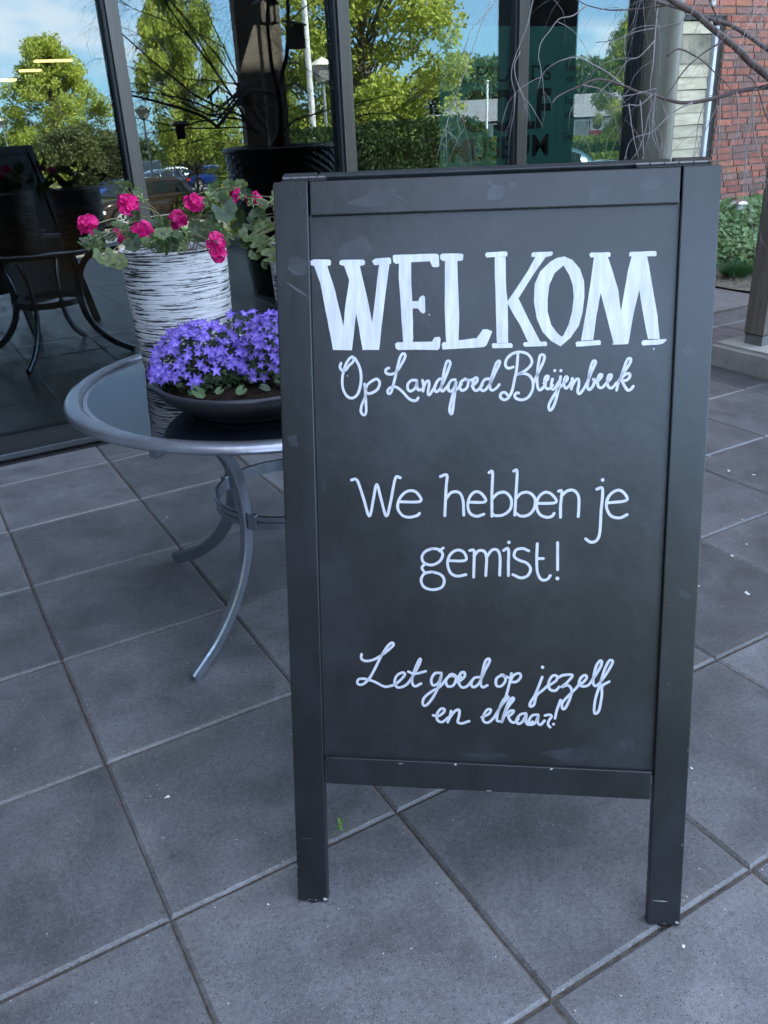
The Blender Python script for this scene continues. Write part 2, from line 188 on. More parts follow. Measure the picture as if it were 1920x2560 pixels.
STROKES = [[.0045,[[.1048,1.0092],[.1028,1.0028],[.1066,.9971],[.1128,.9981],[.1181,1.0047],[.1255,1.0116],[.127,1.0162],[.1236,1.0196],[.1162,1.0127],[.1097,.9987],[.1062,.9805],[.1079,.9643],[.115,.953],[.1243,.9509],[.1327,.958],[.1378,.9742],[.1385,.9923],[.1347,1.0065],[.1287,1.017]]],[.0045,[[.1444,.9741],[.1455,.9538],[.1393,.9396],[.1374,.9273],[.1425,.9216],[.1463,.9273],[.146,.9457],[.1456,.9599],[.1489,.9721],[.159,.98],[.1662,.982],[.1702,.9759],[.167,.9658],[.1586,.9598],[.1503,.9579],[.1459,.9615]]],[.0045,[[.1863,1.0003],[.1814,.9979],[.1813,.9923],[.1878,.9898],[.196,.9917],[.2022,.9977],[.2084,1.0076],[.2136,1.0175],[.2136,1.0225],[.2096,1.0235],[.2055,1.0176],[.2013,1.0037],[.197,.9857],[.1927,.9697],[.1895,.9596],[.185,.9576],[.1838,.9627],[.1886,.9677],[.1978,.9686],[.208,.9615],[.2181,.9503],[.2263,.9456],[.2324,.9461],[.2355,.9502]]],[.0045,[[.2326,.9793],[.2245,.9794],[.2183,.9735],[.2179,.9654],[.2223,.9613],[.2295,.9653],[.233,.9733],[.2332,.9783],[.2336,.9693],[.2356,.9633],[.2417,.9642]]],[.0045,[[.2428,.9793],[.2444,.9712],[.2437,.9612]]],[.0045,[[.2443,.9652],[.2478,.9752],[.2529,.9782],[.2539,.9711],[.2518,.9591],[.2539,.9547],[.2589,.9611],[.2651,.971]]],[.0045,[[.2788,.9809],[.2711,.981],[.2651,.973],[.263,.965],[.266,.96],[.2721,.965],[.2792,.9789],[.2862,.9968],[.2892,1.0066],[.2872,1.0106],[.2832,1.0087],[.2792,.9949],[.2762,.9769],[.2741,.9649],[.2762,.9609],[.2812,.9649],[.2873,.9728]]],[.0045,[[.2977,.9797],[.2913,.9788],[.2863,.9709],[.2863,.9628],[.2913,.9608],[.2963,.9668],[.2993,.9771],[.2974,.9608],[.2954,.9447],[.2934,.9286],[.2914,.9225],[.2883,.9286],[.2903,.9427],[.2954,.9588],[.3034,.9667],[.3078,.9727]]],[.0045,[[.3134,.9806],[.3074,.9757],[.3054,.9667],[.3094,.9617],[.3165,.9656],[.3194,.9745],[.3164,.9801],[.3134,.9806],[.3214,.9785],[.3274,.98]]],[.0045,[[.3255,.9685],[.3334,.9764],[.334,.982],[.3294,.9814],[.3265,.9705],[.3295,.9625],[.3355,.9624],[.3425,.9704]]],[.0045,[[.3542,.9806],[.3466,.9793],[.3411,.9704],[.3404,.9634],[.3458,.9614],[.3537,.9703],[.3644,.992],[.3712,1.0067],[.3686,1.0096],[.3643,1.0038],[.3595,.9881],[.3556,.9742],[.3557,.9643],[.3603,.9618],[.3667,.9662],[.3706,.9711]]],[.0045,[[.393,.9995],[.3851,.9976],[.3801,1.0036],[.3829,1.0134],[.3917,1.0211],[.4034,1.0239],[.4152,1.0208],[.4222,1.0129],[.423,1.0051],[.4176,.9973],[.4079,.9905],[.4001,.9876],[.4099,.9891],[.4198,.9851],[.4255,.9756],[.4251,.9617],[.4184,.9499],[.4086,.9456],[.3987,.948],[.3962,.953],[.3991,.957],[.4025,.9569]]],[.0045,[[.4005,1.02],[.3989,.9975],[.3953,.9778],[.3916,.96],[.3858,.9491],[.3788,.9458],[.3728,.9502],[.3737,.9562],[.3797,.9581],[.3851,.9531]]],[.0045,[[.4259,.9716],[.4335,.9893],[.441,1.0048],[.4437,1.0146],[.4417,1.0185],[.4368,1.0176],[.4341,1.0049],[.4325,.9873],[.4329,.9696],[.436,.962],[.4408,.9636],[.4466,.9714]]],[.0045,[[.4436,.9724],[.4497,.9793],[.4502,.9842],[.4463,.9832],[.4445,.9754],[.4467,.9655],[.4516,.9631],[.4578,.9693]]],[.0045,[[.4572,.9792],[.4554,.9694],[.4575,.9624],[.4624,.9654],[.468,.9752]]],[.0045,[[.4703,.983],[.4682,.9673],[.4656,.9535],[.462,.9397],[.4573,.9297],[.4534,.9288],[.4526,.9377],[.4597,.9516],[.4673,.9634],[.4753,.9712]]],[.0045,[[.4753,.9716],[.481,.978],[.4805,.9829],[.4776,.981],[.4759,.9712],[.479,.9642],[.4838,.9672],[.4888,.975]]],[.0045,[[.4893,.9799],[.489,.9691],[.4882,.9628]]],[.0045,[[.4891,.9671],[.4942,.9769],[.499,.9788],[.5002,.9709],[.4986,.9592],[.5016,.9548],[.5082,.963],[.5141,.9747]]],[.0045,[[.5141,.9747],[.52,.9903],[.5257,1.0038],[.5252,1.0077],[.5214,1.0068],[.5179,.9962],[.5155,.9786],[.5139,.9669],[.517,.9614],[.5226,.9668],[.5249,.9746],[.5229,.9786],[.5281,.9762]]],[.0045,[[.5288,.9726],[.5348,.9804],[.5365,.9849],[.5327,.9853],[.5301,.9765],[.5313,.9667],[.5372,.9643],[.5432,.9706]]],[.0045,[[.5432,.9709],[.5502,.9783],[.5519,.9847],[.5475,.9842],[.5455,.9744],[.5478,.9656],[.5536,.9642],[.5604,.972]]],[.0045,[[.5602,.9685],[.5691,.9859],[.5782,.9994],[.5817,1.008],[.5796,1.0113],[.575,1.0071],[.5691,.9878],[.5638,.9743],[.5609,.9602]]],[.0045,[[.5638,.9743],[.573,.9849],[.5796,.9868],[.5811,.9819],[.5762,.9761],[.5695,.975],[.5737,.9664],[.5787,.9601],[.5835,.9614],[.5871,.9663]]],[.0048,[[.1185,.8098],[.1286,.8091],[.1392,.7777],[.1488,.746],[.1561,.7744],[.1626,.8026],[.1696,.7779],[.1787,.7464],[.1864,.7713],[.1952,.8132],[.2039,.8139]]],[.0048,[[.2022,.7721],[.2377,.7731],[.2334,.7869],[.2234,.7918],[.2117,.7884],[.2016,.7765],[.1987,.7612],[.2063,.7487],[.2181,.7451],[.2315,.7479],[.2366,.7521]]],[.0048,[[.2726,.8165],[.2838,.8189],[.2825,.7989],[.2802,.7484]]],[.0048,[[.2815,.7771],[.2914,.7889],[.3046,.789],[.3112,.7757],[.3127,.7498]]],[.0048,[[.3205,.7724],[.349,.7733],[.344,.786],[.3341,.7909],[.3244,.7842],[.3195,.769],[.3229,.7539],[.3344,.748],[.3469,.7518]]],[.0048,[[.3551,.8235],[.3609,.8242],[.3603,.7894],[.3607,.7483]]],[.0048,[[.3604,.7778],[.3701,.7878],[.3831,.7896],[.393,.778],[.3916,.7613],[.3803,.7512],[.3672,.7494],[.3613,.7527]]],[.0048,[[.3965,.8263],[.402,.826],[.4009,.7897],[.3992,.7507]]],[.0048,[[.4001,.7781],[.409,.7881],[.4219,.7899],[.4324,.78],[.432,.7634],[.4226,.7516],[.4096,.7491],[.4004,.7547]]],[.0048,[[.4358,.7711],[.4672,.773],[.4622,.7852],[.4508,.7907],[.4397,.7834],[.4352,.7684],[.4403,.7535],[.4517,.7476],[.4614,.7493],[.4651,.7544]]],[.0048,[[.4716,.7925],[.477,.7919],[.4754,.7671],[.4759,.7478]]],[.0048,[[.476,.7836],[.4859,.7929],[.4971,.7937],[.5047,.7839],[.5058,.7674],[.5053,.7491]]],[.0048,[[.5344,.7962],[.5439,.7963],[.5426,.7578],[.5416,.7213],[.5362,.7079],[.5267,.7054],[.5186,.711]]],[.0048,[[.5532,.7731],[.5829,.7773],[.581,.7877],[.5713,.7948],[.5604,.7908],[.5529,.7809],[.5512,.7661],[.5587,.7514],[.573,.7476],[.5854,.7533]]],[.0048,[[.2775,.6915],[.2708,.6862]]],[.0048,[[.2581,.6901],[.2463,.6848],[.2402,.6743],[.2445,.664],[.258,.6608],[.2715,.668],[.2765,.6801],[.2698,.6886],[.2581,.6901]]],[.0048,[[.2445,.6616],[.2401,.6553],[.2445,.6477]]],[.0048,[[.258,.6486],[.2444,.6449],[.2386,.6326],[.2443,.6205],[.2596,.6162],[.2748,.6211],[.2792,.6334],[.2731,.6437],[.258,.6486]]],[.0048,[[.2856,.6689],[.3157,.6701],[.3133,.6841],[.3016,.6881],[.2899,.6803],[.2849,.6647],[.29,.6475],[.3017,.6415],[.3168,.6446]]],[.0048,[[.3232,.6877],[.3305,.6872],[.3307,.6638],[.3302,.6403]]],[.0048,[[.3306,.6776],[.3382,.6873],[.3481,.6864],[.3522,.6745],[.3511,.6435]]],[.0048,[[.3522,.6762],[.3613,.689],[.3712,.6885],[.3753,.6749],[.375,.6447]]],[.0048,[[.3811,.6886],[.3892,.6915],[.3896,.6649],[.3899,.6443]]],[.0048,[[.4237,.6886],[.4138,.6926],[.4024,.6897],[.3993,.6787],[.4076,.672],[.4208,.6671],[.4275,.657],[.4228,.6449],[.4114,.6406],[.3974,.6462]]],[.0048,[[.4381,.7014],[.4376,.676],[.4391,.6521],[.4459,.6385],[.4557,.6387],[.4611,.6457]]],[.0048,[[.4386,.6753],[.4487,.6755]]],[.0048,[[.4721,.7036],[.4732,.6562]]],[.0047,[[.1305,.4936],[.1304,.4849],[.1386,.481],[.152,.4839],[.1671,.493],[.1822,.5056],[.1888,.5127],[.1856,.5167],[.1772,.5089],[.1654,.4895],[.1534,.4648],[.1431,.447],[.1312,.4361],[.1221,.4375],[.1246,.4457],[.1364,.4468],[.1531,.4422],[.1696,.434],[.1797,.4344],[.193,.4401],[.2081,.4563],[.2048,.4614],[.1948,.4559],[.1897,.4435],[.1946,.4332],[.2063,.4354],[.2163,.4445],[.2296,.4675],[.237,.485],[.2347,.4866],[.2263,.4674],[.2212,.4464],[.2261,.4361],[.2377,.4418]]],[.0047,[[.2148,.4635],[.2263,.4598],[.2461,.4653]]],[.0047,[[.2739,.4628],[.2625,.4617],[.2559,.4494],[.2591,.4391],[.269,.4447],[.2746,.4611],[.269,.4377],[.2591,.4165],[.2475,.4013],[.2408,.4017],[.2426,.4141],[.2558,.4268],[.2723,.4379],[.286,.4557],[.2984,.4596]]],[.0047,[[.2886,.4592],[.2821,.4486],[.2854,.4383],[.2952,.4404],[.3,.4527],[.2951,.4612],[.2886,.4592],[.3,.4572],[.3088,.4565]]],[.0047,[[.3033,.4459],[.3147,.4567],[.3147,.4653],[.3082,.4633],[.3043,.4494],[.3099,.4375],[.3196,.4396],[.3284,.451]]],[.0047,[[.3422,.4577],[.3325,.4556],[.3271,.4451],[.331,.4383],[.3407,.4456],[.3502,.4682],[.3591,.4873],[.3571,.4924],[.3517,.4871],[.347,.4681],[.3439,.4474],[.3473,.4386],[.3556,.4427]]],[.0047,[[.3793,.4624],[.3713,.4553],[.3715,.4433],[.3795,.4419],[.3874,.4525],[.3841,.4626],[.3793,.4624],[.3922,.4588]]],[.0047,[[.3975,.4665],[.3955,.4527],[.3909,.432],[.3863,.4145]]],[.0047,[[.3955,.4521],[.4017,.4632],[.4113,.467],[.4139,.4602],[.4067,.4514],[.3965,.4504]]],[.0047,[[.4512,.4616],[.4467,.4478],[.4391,.427],[.4314,.4129],[.4315,.406],[.4379,.4097],[.4423,.4271],[.4533,.4378],[.4626,.4477]]],[.0047,[[.4611,.4449],[.4751,.4556],[.4765,.4642],[.4686,.4639],[.4625,.4518],[.4644,.4399],[.474,.4369],[.4811,.4446]]],[.0047,[[.4797,.4619],[.4875,.4663],[.5032,.4668],[.4941,.4529],[.4849,.4441],[.4958,.4479],[.5024,.4396],[.4997,.4225],[.4922,.405],[.4874,.4048],[.4872,.4151],[.4979,.4292],[.5102,.4433],[.5168,.4538]]],[.0047,[[.5163,.448],[.527,.4609],[.5258,.4676],[.519,.464],[.5146,.4537],[.5195,.4471],[.5304,.4492],[.5385,.4613],[.5498,.482],[.5525,.4921],[.5493,.4947],[.5434,.4851],[.5394,.4647],[.5398,.4512],[.5461,.4498],[.5595,.4688],[.5697,.4893],[.5704,.4954],[.5649,.4952],[.5576,.4789],[.5507,.4516],[.5438,.4242],[.5422,.4036],[.5446,.3969],[.5507,.404],[.5545,.4314],[.5546,.4484],[.5662,.4573]]],[.0047,[[.259,.3821],[.2689,.3811],[.2788,.3893],[.2788,.3952],[.2722,.3943],[.2656,.3834],[.2672,.3729],[.2755,.3698],[.2861,.379]]],[.0047,[[.2913,.3915],[.2887,.3791],[.2854,.3699]]],[.0047,[[.288,.3774],[.2985,.3918],[.3058,.3939],[.3058,.3834],[.3035,.371],[.3118,.3689],[.3236,.3736]]],[.0047,[[.3461,.3816],[.359,.3891],[.3622,.3969],[.3557,.3966],[.3493,.3852],[.3494,.3747],[.3576,.3723],[.3679,.3825],[.3816,.4074],[.3921,.4199],[.391,.423],[.3831,.4144],[.3752,.3933],[.3731,.3775],[.3793,.3753]]],[.0047,[[.382,.374],[.3913,.4009],[.4018,.4169],[.3998,.4209],[.3928,.4113],[.385,.3867],[.382,.374]]],[.0047,[[.3867,.3861],[.3963,.3959],[.4027,.3962],[.398,.389],[.3932,.3853],[.3981,.3761],[.4046,.3747],[.411,.3816]]],[.0047,[[.4237,.3929],[.4141,.3897],[.4078,.379],[.4111,.3722],[.4191,.3777],[.4253,.3919],[.424,.3779],[.4289,.3712],[.4359,.3774]]],[.0047,[[.4453,.391],[.435,.3888],[.4288,.3764],[.4337,.3714],[.4417,.377],[.4462,.391],[.4449,.3771],[.4498,.3721],[.457,.3801]]],[.0047,[[.4575,.3898],[.4654,.3918],[.469,.3885],[.4641,.3797],[.4633,.3727],[.4669,.3683]]],[.0047,[[.4839,.4201],[.478,.401],[.4751,.3853]]]]
DOTS = [[[.4607,.9929],.0026],[[.4705,.9928],.0026],[[.5434,.8119],.003],[[.3901,.7031],.003],[[.4732,.6408],.0034],[[.4515,.4796],.003],[[.4728,.3742],.0026],[[.6171,1.0258],.0012],[[.1151,.9879],.001],[[.2545,1.0865],.001]]
LD = [[.013,.008,[[2.3514,1.6973,1.327],[2.2421,1.7186,1.4011],[2.1526,1.7114,1.4379],[2.0712,1.6929,1.4682],[1.9905,1.6727,1.4914],[1.9061,1.6561,1.5186],[1.8277,1.6316,1.5425],[1.7397,1.6168,1.5642],[1.6567,1.5954,1.5914]]],[.008,.004,[[2.3488,1.7009,1.4248],[2.2462,1.7337,1.4702],[2.1672,1.7332,1.5],[2.0851,1.735,1.5269],[2.0039,1.734,1.5399],[1.9125,1.7428,1.5595],[1.8439,1.725,1.5663],[1.7759,1.7059,1.5724],[1.6784,1.7156,1.5908]]],[.008,.0022,[[2.3592,1.6864,1.374],[2.279,1.7423,1.3755],[2.2374,1.7452,1.3737],[2.1792,1.7681,1.3672],[2.1269,1.7824,1.3552],[2.0813,1.7879,1.3488],[2.0347,1.7938,1.3455],[1.9877,1.7995,1.3482],[1.9401,1.8051,1.3597],[1.8933,1.8092,1.3719],[1.8461,1.813,1.381],[1.7987,1.8163,1.3965],[1.7473,1.8228,1.4091],[1.7038,1.8209,1.4118],[1.6582,1.8205,1.3991],[1.5943,1.8355,1.3749],[1.5631,1.8212,1.359]]],[.0028,.0015,[[1.8295,1.7038,1.4548],[1.8712,1.7077,1.4698],[1.9216,1.7015,1.4537],[1.9624,1.7055,1.4399],[2.0054,1.7067,1.4172],[2.0493,1.7063,1.3929],[2.0873,1.7127,1.3741]]],[.0035,.0015,[[2.0796,1.7219,1.5046],[2.0234,1.7113,1.4828],[1.9664,1.701,1.4641],[1.9134,1.6856,1.4464],[1.8564,1.6745,1.4179],[1.7983,1.6639,1.3678],[1.7516,1.6407,1.3337]]],[.003,.0015,[[1.9555,1.7135,1.5959],[1.9781,1.718,1.5795],[2.0068,1.7153,1.5425],[2.03,1.7189,1.5206],[2.0632,1.7105,1.4853],[2.0951,1.7031,1.4661]]],[.0028,.0012,[[1.8318,1.7013,1.5669],[1.8129,1.7215,1.5629],[1.7667,1.7688,1.5607],[1.7226,1.8118,1.5631],[1.6835,1.8482,1.5769],[1.6641,1.8657,1.5915]]],[.0022,.001,[[1.8448,1.6872,1.523],[1.8098,1.7247,1.5178],[1.7735,1.762,1.5125],[1.7398,1.7953,1.4978],[1.7044,1.8289,1.4945]]],[.002,.0009,[[1.6162,1.7742,1.5679],[1.5917,1.7962,1.5491],[1.5669,1.8179,1.5444],[1.5509,1.8316,1.5202],[1.5353,1.8447,1.4938],[1.5318,1.8476,1.4549]]],[.002,.0009,[[1.7591,1.7763,1.3955],[1.7291,1.8056,1.4269],[1.6992,1.8337,1.4473],[1.6728,1.8579,1.4628],[1.6428,1.8845,1.4586],[1.6164,1.9071,1.4421],[1.6029,1.9185,1.4218],[1.5986,1.9221,1.4053]]],[.002,.0009,[[1.6498,1.8113,1.3988],[1.6907,1.7904,1.3887],[1.7288,1.7711,1.3704],[1.7655,1.7523,1.3722],[1.8148,1.7195,1.3842]]],[.0016,.0008,[[1.5181,1.8588,1.5885],[1.5103,1.8652,1.5385],[1.4975,1.8755,1.4965],[1.4844,1.8858,1.4536],[1.4819,1.8879,1.4182],[1.492,1.8799,1.3769]]],[.0016,.0008,[[1.4979,1.8752,1.4791],[1.4869,1.8839,1.4446],[1.4995,1.8739,1.39],[1.5236,1.8543,1.3522],[1.5463,1.8354,1.3075]]],[.0016,.0008,[[1.4578,1.9065,1.6013],[1.431,1.9267,1.5654],[1.4035,1.9468,1.533],[1.3873,1.9584,1.4861]]],[.0016,.0007,[[1.4425,1.9182,1.5983],[1.4174,1.9244,1.5438],[1.3756,1.9422,1.4322],[1.3533,1.9457,1.388],[1.3305,1.9492,1.3342],[1.2985,1.9587,1.2469]]],[.0013,.0007,[[1.3704,1.9703,1.3884],[1.3734,1.9682,1.3328],[1.38,1.9636,1.2995]]],[.0016,.0008,[[1.8156,1.7186,1.3704],[1.8051,1.7297,1.3201],[1.8017,1.7331,1.2825],[1.7956,1.7395,1.2445],[1.783,1.7524,1.2159],[1.7711,1.7645,1.1968]]],[.002,.0008,[[1.8106,1.7238,1.5775],[1.8077,1.7269,1.5524],[1.8071,1.7276,1.5094],[1.8069,1.7278,1.4479],[1.8041,1.7307,1.3941],[1.809,1.7256,1.346],[1.8138,1.7205,1.3102],[1.8219,1.7119,1.2672],[1.8294,1.7039,1.2332]]],[.0016,.0008,[[1.814,1.7203,1.3751],[1.8135,1.7208,1.3382],[1.8142,1.7201,1.2819],[1.8247,1.7089,1.2431]]],[.0016,.0008,[[1.7699,1.7656,1.3522],[1.7787,1.7567,1.2933],[1.7885,1.7468,1.2449],[1.7955,1.7396,1.2202]]],[.0016,.0008,[[1.7891,1.7462,1.3584],[1.7976,1.7375,1.2828],[1.8034,1.7314,1.2296],[1.8014,1.7335,1.2033]]],[.0028,.0012,[[2.2584,1.6552,1.2605],[2.2118,1.6759,1.2881],[2.1684,1.6914,1.373],[2.1307,1.6987,1.4041],[2.0874,1.7126,1.4057]]],[.002,.0008,[[2.2078,1.7221,1.3734],[2.2007,1.7312,1.3601],[2.2047,1.726,1.2944],[2.2011,1.7307,1.2432],[2.205,1.7257,1.1694],[2.2147,1.7132,1.1046],[2.2282,1.6956,1.0163],[2.2407,1.6791,.9259]]],[.002,.0008,[[2.2007,1.7312,1.3601],[2.2117,1.7171,1.2632],[2.2264,1.698,1.2003],[2.2349,1.6868,1.1578],[2.2428,1.6762,1.1148]]],[.0014,.0007,[[2.0191,1.6381,1.3661],[2.0257,1.6299,1.3282],[2.0269,1.6283,1.2807],[2.022,1.6344,1.2327],[2.0246,1.6312,1.2149]]],[.0014,.0007,[[2.0148,1.6434,1.3664],[2.0153,1.6427,1.3195],[2.0295,1.6251,1.271],[2.029,1.6258,1.2226]]],[.0014,.0007,[[1.9954,1.6668,1.353],[2.0002,1.6611,1.2727],[2.0048,1.6556,1.194],[2.0165,1.6413,1.1736],[2.0223,1.6341,1.1634]]],[.0014,.0007,[[2.1944,1.7392,1.295],[2.2049,1.7258,1.2117],[2.206,1.7244,1.148],[2.2236,1.7016,1.1152]]],[.0014,.0007,[[1.8948,1.6309,1.3456],[1.8882,1.6385,1.3056],[1.8877,1.639,1.2495],[1.8859,1.6411,1.2018]]],[.0016,.0008,[[1.9139,1.6084,1.3361],[1.9046,1.6194,1.2954],[1.896,1.6295,1.2585],[1.8846,1.6426,1.2018]]],[.0024,.0012,[[1.8089,1.7257,1.37],[1.7897,1.7456,1.3472],[1.7722,1.7633,1.3484],[1.7477,1.7876,1.3424]]],[.0024,.001,[[1.8753,1.6533,1.3461],[1.8574,1.6733,1.3353],[1.8389,1.6937,1.318],[1.8142,1.7201,1.2819],[1.7803,1.7551,1.2646],[1.77,1.7655,1.2165]]],[.0024,.001,[[1.8081,1.7264,1.4919],[1.7833,1.7521,1.4587],[1.7631,1.7724,1.4514],[1.7439,1.7913,1.4167],[1.7168,1.8173,1.3818],[1.7036,1.8296,1.3452]]]]
LM = [[.03,.016,[[3.083,1.14,1.146],[3.103,1.129,1.293],[3.106,1.118,1.444],[3.123,1.107,1.592],[3.172,1.096,1.704],[3.222,1.084,1.795],[3.266,1.073,1.976],[3.288,1.062,2.209],[3.316,1.051,2.531],[3.321,1.04,2.89]]],[.026,.014,[[3.088,1.14,1.266],[3.103,1.157,1.542],[3.057,1.173,1.732],[3.042,1.19,1.908],[3.035,1.207,2.029],[3.055,1.223,2.187],[3.114,1.24,2.545]]],[.013,.006,[[2.911,1.14,1.26],[2.804,1.207,1.322],[2.667,1.273,1.51],[2.522,1.34,1.698],[2.335,1.407,1.913],[2.15,1.473,2.144],[2.071,1.54,2.275]]],[.012,.005,[[2.878,1.14,1.276],[2.745,1.165,1.398],[2.546,1.19,1.475],[2.372,1.215,1.56],[2.239,1.24,1.659],[2.115,1.265,1.752],[1.987,1.29,1.854],[1.866,1.315,1.954],[1.816,1.34,2.01]]],[.01,.004,[[2.879,1.14,1.291],[2.742,1.19,1.369],[2.486,1.24,1.406],[2.271,1.29,1.49],[2.13,1.34,1.551],[2.004,1.39,1.607],[1.812,1.44,1.645]]],[.009,.003,[[2.912,1.14,1.274],[2.754,1.14,1.311],[2.51,1.14,1.319],[2.296,1.14,1.329],[2.095,1.14,1.315],[1.898,1.14,1.3]]],[.011,.005,[[2.982,1.14,1.271],[2.905,1.107,1.393],[2.776,1.073,1.628],[2.678,1.04,1.799],[2.567,1.007,1.947],[2.455,.973,2.101],[2.364,.94,2.208]]],[.009,.004,[[3.053,1.14,1.268],[2.817,1.065,1.656],[2.741,.99,1.885],[2.693,.915,2.055],[2.653,.84,2.277]]],[.01,.005,[[3.085,1.14,1.236],[3.129,1.173,1.291],[3.21,1.207,1.349],[3.304,1.24,1.371],[3.541,1.273,1.424],[3.759,1.307,1.46],[4.039,1.34,1.508]]],[.008,.003,[[3.566,1.14,1.244],[3.75,1.14,1.344],[4.015,1.14,1.371],[4.183,1.14,1.352],[4.32,1.14,1.292]]],[.007,.003,[[3.115,1.14,1.588],[3.182,1.09,1.747],[3.315,1.04,1.774],[3.471,.99,1.714],[3.695,.94,1.622]]],[.007,.003,[[3.106,1.14,1.501],[3.217,1.09,1.602],[3.331,1.04,1.611],[3.412,.99,1.557],[3.476,.94,1.467]]],[.005,.002,[[2.608,1.14,1.303],[2.468,1.14,1.252],[2.267,1.14,1.219],[2.165,1.14,1.182]]],[.007,.003,[[2.484,1.44,1.693],[2.379,1.465,1.876],[2.299,1.49,1.998],[2.218,1.515,2.092],[2.199,1.54,2.208]]],[.006,.002,[[2.288,1.54,1.902],[2.158,1.565,1.99],[2.016,1.59,2.035],[1.88,1.615,2.077],[1.8,1.64,2.119]]],[.006,.002,[[2.789,1.04,1.629],[2.561,1.04,1.662],[2.34,1.04,1.694],[2.187,1.04,1.911],[1.965,1.04,2.014]]],[.005,.002,[[2.76,.94,1.888],[2.514,.94,1.998],[2.287,.94,1.958],[2.065,.94,1.919]]],[.006,.003,[[3.235,1.14,2.036],[3.372,1.173,2.143],[3.503,1.207,2.222],[3.634,1.24,2.302]]],[.005,.002,[[2.221,1.44,1.487],[2.045,1.473,1.651],[1.848,1.507,1.728],[1.656,1.54,1.777]]],[.005,.002,[[3.152,1.14,1.87],[2.988,1.09,2.04],[2.863,1.04,2.205]]]]
MIR = {"birdhouses":[[3.291,1.15,1.947],[3.067,1.1,2.12],[2.785,1.2,1.537],[2.593,1.15,1.495],[2.264,1.1,1.305]],"suv":[8.783,-25.263,-1.962],"sedan":[22.692,-64.433,-2.846],"van":[22.514,-68.667,-2.502],"bluedark":[16.473,-49.594,-1.873],"bluecar":[21.021,-50.228,-2.099],"blueleft":[11.338,-40.598,-1.582],"bluehatch":[20.775,-18.815,-.89],"teal":[14.957,-10.67,-.539],"tealestate":[15.201,-7.803,-.441],"grey":[53.315,-44.649,-1.504],"T":[[8.784,-37.053,-.606],[13.345,-31.724,-.932],[16.67,-21.533,-.548],[20.084,-37.689,-1.407],[39.576,-30.094,-2.311]],"bush":[4.233,-11.447,-.486],"shrub":[4.565,-4.072,.672],"hedge":[[6.773,-7.492,.556],[7.803,-6.438,.445],[9.575,-5.947,.269],[10.874,-6.244,.171]],"lowhedges":[[45.656,-57.592,-.928],[49.387,-54.836,-1.058],[48.283,-45.311,-1.073],[50.245,-40.639,-1.123],[24.561,-25.97,-.683],[24.705,-23.359,-.65],[26.745,-21.644,-1.227],[28.782,-19.677,-1.312]],"bldg":[[56.646,-74.309,-1.198],[68.27,-64.97,-1.807],[68.778,-64.492,.199],[56.664,-74.296,.882],[58.946,-77.582,2.667]],"lamps":[[11.502,-32.294,2.044],[11.511,-32.292,-.703],[11.71,-15.114,2.69],[11.643,-15.147,.064],[8.395,-51.31,2.069],[8.24,-51.332,.135],[30.612,-31.434,2.648],[30.661,-31.396,-1.14]],"flag":[[9.669,-11.661,4.221],[9.606,-11.692,.454],[35.837,-40.022,2.961],[35.858,-40.006,-.442]],"col":[[3.826,-1.5,2.51],[4.349,-1.5,2.518],[3.785,-1.5,1.296],[4.264,-1.5,1.275]],"wood":[[16.269,-130.951,3.269],[22.385,-130.099,3.004],[51.29,-122.166,.046],[78.981,-107.494,5.375],[82.81,-104.783,8.019],[86.055,-102.329,6.782],[93.495,-96.105,6.794],[99.153,-90.737,6.37]],"field":[[16.626,-110.743,-.821],[38.918,-105.414,-2.052]],"ilamps":[[2.2303,14.8333,2.0816],[3.2292,16.6905,2.4452],[3.48,16.64,2.4448],[2.9706,16.7384,2.3093]]}
